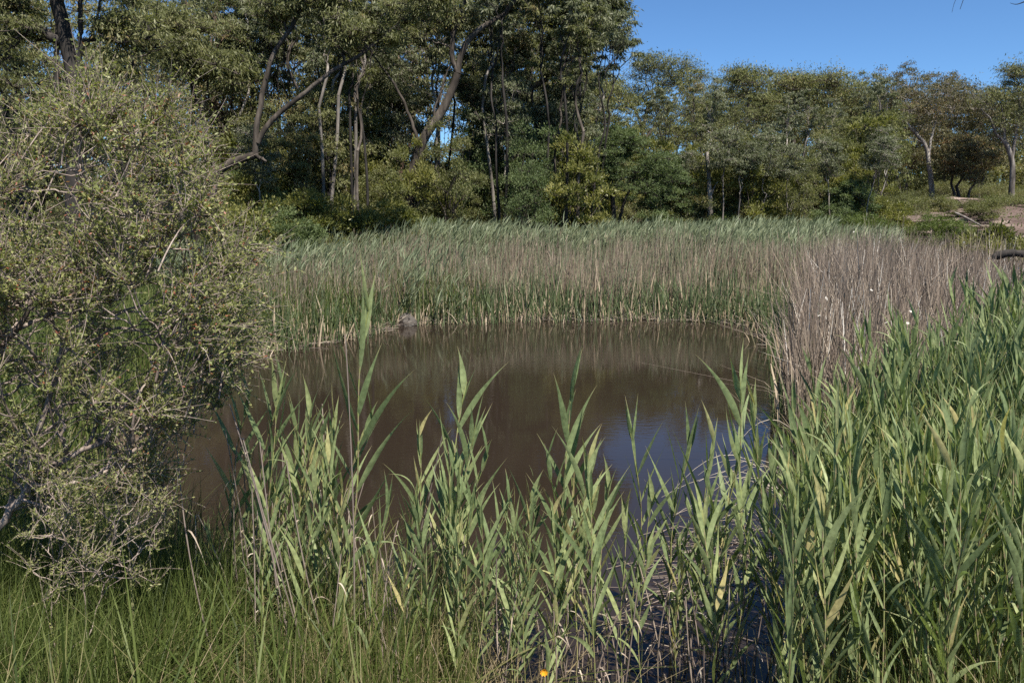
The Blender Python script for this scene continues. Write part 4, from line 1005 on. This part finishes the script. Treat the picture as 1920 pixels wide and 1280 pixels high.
# long bleached stalks bending from the right bank over the water
for i in range(16):
    y = random.uniform(5.2, 8.5); b = at_z(1500+random.uniform(-20, 60), 900); x0 = (1500-960+random.uniform(-10, 50))/F*(y+.3)
    a = math.radians(random.uniform(150, 215)); L = random.uniform(.7, 1.5); s = np.linspace(0, 1, 12)
    P = np.stack([np.cos(a)*L*s, np.sin(a)*L*.5*s, .1+random.uniform(.35, .9)*np.sin(s*math.pi*random.uniform(.6, .95))], 1); mb = MB()
    tubes(mb, P[None], np.linspace(.004, .0015, 12)[None], 4, np.array([.95])); o = mb.build('arching_stalk', M['deadstem'], loc=(x0, y, 0))
    tag(o, 'long bleached stalk arching from the right stand down to the water', 'dry stalk', 'bleached stalks bending over the water')

# ------------------------------------------------------------------ grasses in the foreground (uncountable)
def grass(mb, x, y, h, w, tint, lean=.25, K=6, bow=.8, wind=0.):
    N = len(x); z0 = np.maximum(ground_z(x, y)-.03, -.1); a = rs.rand(N)*6.28; o = np.stack([np.cos(a), np.sin(a)], 1); o[:, 0] += wind; o *= 1
    t = np.linspace(0, 1, K)[None]; ln = np.abs(rs.randn(N)*lean)[:, None]; b = (rs.rand(N)**2*bow)[:, None]
    hor = (ln*t + b*t**2.4)*h[:, None]; P = np.zeros((N, K, 3)); P[..., 0] = x[:, None]+o[:, :1]*hor; P[..., 1] = y[:, None]+o[:, 1:]*hor
    P[..., 2] = z0[:, None]+h[:, None]*(t-.55*b*t**2.6)
    sa = a+math.pi/2+rs.randn(N)*.6; W = np.stack([np.cos(sa), np.sin(sa), 0*sa], 1)[:, None]*(w[:, None]*np.interp(np.linspace(0, 1, K), [0, .5, 1], [1, .8, .05]))[..., None]*.5
    ribbons(mb, P, W, tint)
def gz(n, xr, yr, dmin, dmax=99, extra=None):
    x = rs.uniform(*xr, n); y = rs.uniform(*yr, n); d = pond_sd(x, y); k = (d > dmin) & (d < dmax)
    if extra is not None: k &= extra(x, y)
    return x[k], y[k]
mb = MB()
x, y = gz(26000, (-6.5, -1.2), (2.2, 7.5), -.15); N = len(x); px, _ = inpix(x, y)
grass(mb, x, y, rs.uniform(.25, .95, N)*(.3+1.2*vnoise(x*2.6, y*2.6, 41)**1.6)*np.where(px > 330, .7, 1), rs.uniform(.004, .015, N), np.clip(rs.rand(N)**1.2*.8+.2*vnoise(x*3, y*3, 9), 0, .95)+ (rs.rand(N) < .09)*.5, .3, 6, 1.1)
x, y = gz(5000, (-1.6, .6), (3.4, 5.), -.6, 99, lambda x, y: (np.abs(x+.75) < .55)); N = len(x)
grass(mb, x, y, rs.uniform(.4, .95, N), rs.uniform(.003, .006, N), rs.uniform(.3, .99, N), .10, 6, .25)
x, y = gz(4500, (-1.3, 2.), (2.6, 4.6), -.25); N = len(x); grass(mb, x, y, rs.uniform(.15, .4, N), rs.uniform(.003, .006, N), rs.uniform(.2, 1, N), .15, 6, .5)
x, y = gz(1800, (-3.2, -.9), (3.9, 5.8), -1.1); N = len(x); grass(mb, x, y, rs.uniform(.3, 1.0, N), rs.uniform(.003, .006, N), rs.uniform(.2, 1, N), .35, 8, 1.3)
x, y = gz(2600, (-4.6, -.4), (2.6, 5.6), -.2); N = len(x); grass(mb, x, y, rs.uniform(.5, 1.2, N), rs.uniform(.010, .020, N), np.clip(.1+.8*rs.rand(N), 0, .95), .3, 8, 1.2)
x, y = gz(5200, (-4.6, .2), (2.4, 5.6), -.2); N = len(x); grass(mb, x, y, rs.uniform(.25, .9, N), rs.uniform(.003, .006, N), np.full(N, 1.), .7, 6, .8)
x, y = gz(15000, (-4.2, -1.7), (3.2, 5.0), -.1); N = len(x); grass(mb, x, y, rs.uniform(.55, 1.15, N), rs.uniform(.004, .010, N), np.clip(.15+.7*rs.rand(N), 0, .95), .2, 7, .8)
tag(mb.build('grass', M['grass']), 'lush green grass along the near left and middle bank', 'grass', None, 'stuff')
mb = MB()
x, y = gz(52000, (1.3, 9.), (2.4, 11), -.1); N = len(x)
grass(mb, x, y, rs.uniform(.4, 1.0, N)*(.8+.5*vnoise(x, y, 43)) + .55*sstep(4.5, 7.5, x)*sstep(6, 9, y), rs.uniform(.004, .009, N), np.clip(rs.rand(N)+.1, 0, 1), .16, 6, .6)
tag(mb.build('tall_grass', M['grass']), 'tall grass growing under and behind the right reed stand', 'grass', None, 'stuff')

# ------------------------------------------------------------------ tea tree shrub at the left
rng = np.random.RandomState(42)
OUT = np.array([(-300,260),(-60,270),(20,235),(60,205),(100,165),(140,150),(170,165),(240,185),(325,175),(345,215),(300,255),(335,290),(375,285),(385,345),(425,385),(455,430),(430,480),(425,530),
  (450,590),(430,640),(425,680),(395,705),(425,755),(350,795),(300,850),(335,885),(300,925),(235,930),(180,965),(90,985),(-40,1010),(-300,1000)], float)
OUT[:, 1] += np.where(OUT[:, 1] < 500, 62, 62*np.clip((700-OUT[:, 1])/200, 0, 1)); OUT[:, 0] -= np.where(OUT[:, 0] > 250, 32, 0)
def inpoly(px, py, O=OUT):
    ins = np.zeros(len(px), bool)
    for i in range(len(O)):
        a, b = O[i], O[(i+1) % len(O)]; c = (a[1] > py) != (b[1] > py); ins ^= c & (px < a[0]+(py-a[1])*(b[0]-a[0])/(b[1]-a[1]+1e-9))
    return ins
px = rng.uniform(-300, 460, 6000); py = rng.uniform(140, 1010, 6000); k = inpoly(px, py)
k &= ~((px > 335) & (py > 660) & (rng.rand(6000) < .75)); k &= rng.rand(6000) < np.clip((vnoise(px/48, py/48, 51)-.22)*2.6, 0, 1)*np.where(py < 440, .55, 1.)*np.where(px > 380, .45, 1)*np.where(py > 700, .72, 1); k &= ~((py > 830) & (rng.rand(6000) < .55)); px, py = px[k][:600], py[k][:600]
mid = 4.35; T = []
for a, b_ in zip(px, py):
    th = math.sqrt(max(0, 1-((b_-580)/470)**2)); T.append(at_y(a, b_, mid + rng.uniform(-.75, .75)*th))
T = np.array(T); segs = []
base = at_y(-90, 1100, 4.2); base[2] = float(ground_z(base[0], 4.2))-.05
mainl = [([(-90,1120),(-20,1020),(20,950),(60,905),(120,860),(200,825)], 4.1, .028, .012), ([(-90,1120),(-60,900),(-20,700),(60,560)], 4.4, .03, .014), ([(20,950),(30,890),(75,800),(105,700),(130,600),(150,480)], 4.3, .020, .008),
         ([(-90,1120),(-120,800),(-130,500)], 4.5, .028, .012), ([(60,905),(150,905),(220,870),(280,800)], 4.05, .012, .006)]
attach = []
for pts, dp, r0, r1 in mainl:
    Q = smooth_line(pxline(pts, dp), 20); Q[1:-1] += rng.randn(18, 3)*.008
    if pts[0] == (-90, 1120): Q[0] = base
    segs.append((Q, r0, r1)); attach += [q for q in Q[8:]]
attach = np.array(attach)
near = np.argmin(np.linalg.norm(T[:, None]-attach[None]-np.array([.15, 0, .25]), axis=2), axis=1)
for j in np.unique(near): branch_to(segs, attach[j], .012, T[near == j], rng, .09, .36, .0045)
for i in range(90):   # arching sprays that break the outline
    e = OUT[rng.randint(3, 27)]; p1 = at_y(e[0]-60+rng.randn()*25, e[1]+90+rng.randn()*40, mid+rng.randn()*.3); p2 = at_y(e[0]+rng.uniform(0, 45), e[1]+rng.uniform(-45, 30), mid+rng.randn()*.3)
    c_ = (p1+p2)/2+np.array([rng.uniform(-.1, .05), 0, rng.uniform(.05, .22)]); q = np.linspace(0, 1, 9)[:, None]
    Q = p1*(1-q)**2+2*c_*q*(1-q)+p2*q**2; segs.append((Q, .0048, .0016)); T = np.vstack([T, Q[[6, 8]]])
root = empty('tea_tree_shrub', base, 'large twiggy olive leaved shrub filling the left of the view', 'shrub')
tb = MB()
for grp, kk_ in (([s for s in segs if s[1] > .02], 8), ([s for s in segs if .006 < s[1] <= .02], 6), ([s for s in segs if s[1] <= .006], 4)):
    byn = {}
    for P, r0, r1 in grp: byn.setdefault(len(P), []).append((P-base, np.linspace(r0, max(r1, .0014), len(P))))
    for L in byn.values(): tubes(tb, np.array([a for a, _ in L]), np.array([b for _, b in L]), kk_, rng.rand(len(L)))
K = 12; N = len(T)*K; idx = np.repeat(np.arange(len(T)), K)
outw = unit(T - np.array([at_y(60, 640, 4.35)]).repeat(len(T), 0)); fa = R(75)+1.5*(vnoise(T[:, 0]*2.2, T[:, 2]*2.2, 66)-.5)*2-.35*np.clip(outw[:, 0]*2, -1, 1); fl_ = np.stack([np.cos(fa), .3*rng.randn(len(T)), np.sin(fa)], 1)
d = unit(rng.randn(N, 3)*.55+outw[idx]*.35+fl_[idx]*.95); Lt = rng.uniform(.07, .24, N)
s = np.linspace(0, 1, 5)[None, :, None]; bend = rng.randn(N, 3)*.38
TP = (T[idx]-base)[:, None] + Lt[:, None, None]*(d[:, None]*s + bend[:, None]*s**2)
tubes(tb, TP, np.tile(np.linspace(.0028, .0010, 5), (N, 1)), 3, rng.rand(N))
tb.build('branches', M['twig'], root)
lb = MB(); nl = 16; f = rng.uniform(.12, 1.02, (N, nl)); fi = np.clip(f*4, 0, 3.999); i0 = fi.astype(int); fr = (fi-i0)[..., None]
ar = np.arange(N)[:, None]; Pp = TP[ar, i0]*(1-fr)+TP[ar, np.minimum(i0+1, 4)]*fr; Pp = Pp.reshape(-1, 3)
D = unit(np.repeat(d, nl, 0)*.8 + rng.randn(N*nl, 3)*.8); Wv = unit(np.cross(D, rng.randn(N*nl, 3)))
Ln = rng.uniform(.012, .027, N*nl)[:, None]; Wd = Ln*rng.uniform(.16, .27, N*nl)[:, None]
V = np.stack([Pp, Pp+D*Ln*.5+Wv*Wd, Pp+D*Ln, Pp+D*Ln*.5-Wv*Wd], 1).reshape(-1, 3)
tt = np.clip(np.repeat(rng.rand(N), nl)*.5+rng.rand(N*nl)*.5, 0, .96); tt[rng.rand(N*nl) < .006] = 1.
lb.add(V, np.arange(len(V)).reshape(-1, 4), np.repeat(tt, 4)); lb.build('foliage', M['tea'], root, smooth=False)

# low straggling shrub under it, and leafy weeds in the grass
def sprig_plant(name, pts, base, leafm, stemm, label, cat, K, nl, Lr, Lf, group=None, up=.6, seed=3):
    rng = np.random.RandomState(seed); pts = np.asarray(pts); base = np.asarray(base, float); root = empty(name, base, label, cat, group); tb = MB()
    sg = []; branch_to(sg, base, .008, pts, rng, .08, .4, .003)
    tubes(tb, np.array([a-base for a, _, _ in sg]), np.array([np.linspace(b, max(c, .0013), 6) for _, b, c in sg]), 5, rng.rand(len(sg)))
    N = len(pts)*K; idx = np.repeat(np.arange(len(pts)), K); d = unit(rng.randn(N, 3)*.6+np.array([.3, 0, up])); Lt = rng.uniform(*Lr, N)
    s = np.linspace(0, 1, 5)[None, :, None]; TP = (pts[idx]-base)[:, None]+Lt[:, None, None]*(d[:, None]*s+rng.randn(N, 3)[:, None]*.3*s**2)
    tubes(tb, TP, np.tile(np.linspace(.0020, .0008, 5), (N, 1)), 3, rng.rand(N)); tb.build('branches', M[stemm], root)
    f = rng.uniform(.05, 1.0, (N, nl)); fi = np.clip(f*4, 0, 3.999); i0 = fi.astype(int); fr = (fi-i0)[..., None]; ar = np.arange(N)[:, None]
    Pp = (TP[ar, i0]*(1-fr)+TP[ar, np.minimum(i0+1, 4)]*fr).reshape(-1, 3); D = unit(np.repeat(d, nl, 0)*.7+rng.randn(N*nl, 3)*.8); Wv = unit(np.cross(D, rng.randn(N*nl, 3)))
    Ln = rng.uniform(*Lf, N*nl)[:, None]; Wd = Ln*rng.uniform(.14, .24, N*nl)[:, None]
    V = np.stack([Pp, Pp+D*Ln*.5+Wv*Wd, Pp+D*Ln, Pp+D*Ln*.5-Wv*Wd], 1).reshape(-1, 3); lb = MB(); lb.add(V, np.arange(len(V)).reshape(-1, 4), np.repeat(rng.rand(N*nl)*.9, 4))
    lb.build('foliage', M[leafm], root, smooth=False); return root
rng = np.random.RandomState(77)
pts = [at_y(a, b_, rng.uniform(3.7, 4.3)) for a, b_ in zip(rng.uniform(40, 330, 110), rng.uniform(840, 1130, 110)) if rng.rand() < .8 and b_ > 820+.25*a and b_ < 1150-.5*(a-60)+60]
b = at_y(90, 1200, 4.); b[2] = float(ground_z(b[0], 4.))-.03
sprig_plant('low_shrub', pts, b, 'tea', 'twig', 'low grey straggling shrub between the big left shrub and the grass', 'shrub', 7, 16, (.05, .2), (.010, .022), up=.8, seed=5)
for i, (a, b_, dp, lab) in enumerate([(25, 1190, 3.5, 'leafy weed in the bottom left corner of the grass'), (150, 1150, 3.6, 'leafy weed below the low straggling shrub'), (300, 1180, 3.9, 'leafy weed at the right end of the left grass'), (90, 1080, 3.8, 'leafy weed under the forked limbs of the left shrub')]):
    c = at_y(a, b_, dp); g0 = float(ground_z(c[0], dp)); c = np.array([c[0], dp, g0-.02]); pts = c+np.array([0, 0, .3])+rng.randn(14, 3)*np.array([.14, .12, .12])
    sprig_plant('weed', pts, c, 'grass', 'reedstem', lab, 'weed', 6, 9, (.06, .2), (.02, .045), 'leafy weeds in the left grass', seed=40+i)
# ------------------------------------------------------------------ small things
# orange flower at the bottom edge
c = at_y(1020, 1258, 3.6); root = empty('orange_flower', c, 'small orange flower low between the reeds at the bottom edge', 'flower')
mb = MB(); n = 9; a = np.arange(n)*2*math.pi/n; o = np.stack([np.cos(a), np.zeros(n)-.15, np.sin(a)], 1); s = np.linspace(0, 1, 5)[None, :, None]
P = o[:, None]*s*.021 + np.array([0, -.008, 0])*s**2; sd = np.stack([-np.sin(a), 0*a, np.cos(a)], 1)
ribbons(mb, P, sd[:, None]*np.array([.4, .8, 1, .8, .2])[None, :, None]*.0065, rs.rand(n)); mb.build('petals', M['petal'], root)
gz_ = float(ground_z(c[0], c[1])); mb = MB(); tubes(mb, np.array([[[0, .01, gz_-c[2]], [.01, .01, (gz_-c[2])/2], [0, .003, 0]]]), np.full((1, 3), .002), 5); mb.build('stem', M['reedstem'], root)

# tree beside the viewer, only its twigs hang into the top right corner
base = np.array([5.6, 3.2, float(ground_z(5.6, 3.2))]); rng = np.random.RandomState(8)
tip = at_y(1800, 18, 5.5); cor = at_y(1925, 2, 5.0)
segs = [(smooth_line([base, base+[-.1, .1, 2.5], base+[-.3, .4, 4.6]], 20), .13, .09), (smooth_line([base+[-.3, .4, 4.6], cor+[.6, .1, .7], cor+[.25, 0, .16], cor, cor+[-.1, .03, .04]], 20), .04, .008),
        (smooth_line([cor+[.5, .1, .55], at_y(1850, -60, 5.4), at_y(1812, -20, 5.5), tip], 16), .008, .0015), (smooth_line([at_y(1812, -20, 5.5), at_y(1790, 0, 5.5), at_y(1785, 24, 5.5)], 8), .002, .001),
        (smooth_line([cor, at_y(1905, 10, 5.), at_y(1894, 6, 5.)], 8), .004, .001)]
finish_tree('gum_tree', segs, np.array([base+[-.6, .2, 5.6], base+[.7, 1, 5.9], base+[.3, -.9, 5.5]]), np.array([.6, .7, .6]), base, M['gum'], M['barkdark'], rng, 300, .1, .022,
            label='tree beside the viewer, dark bare twigs hanging into the top right corner')
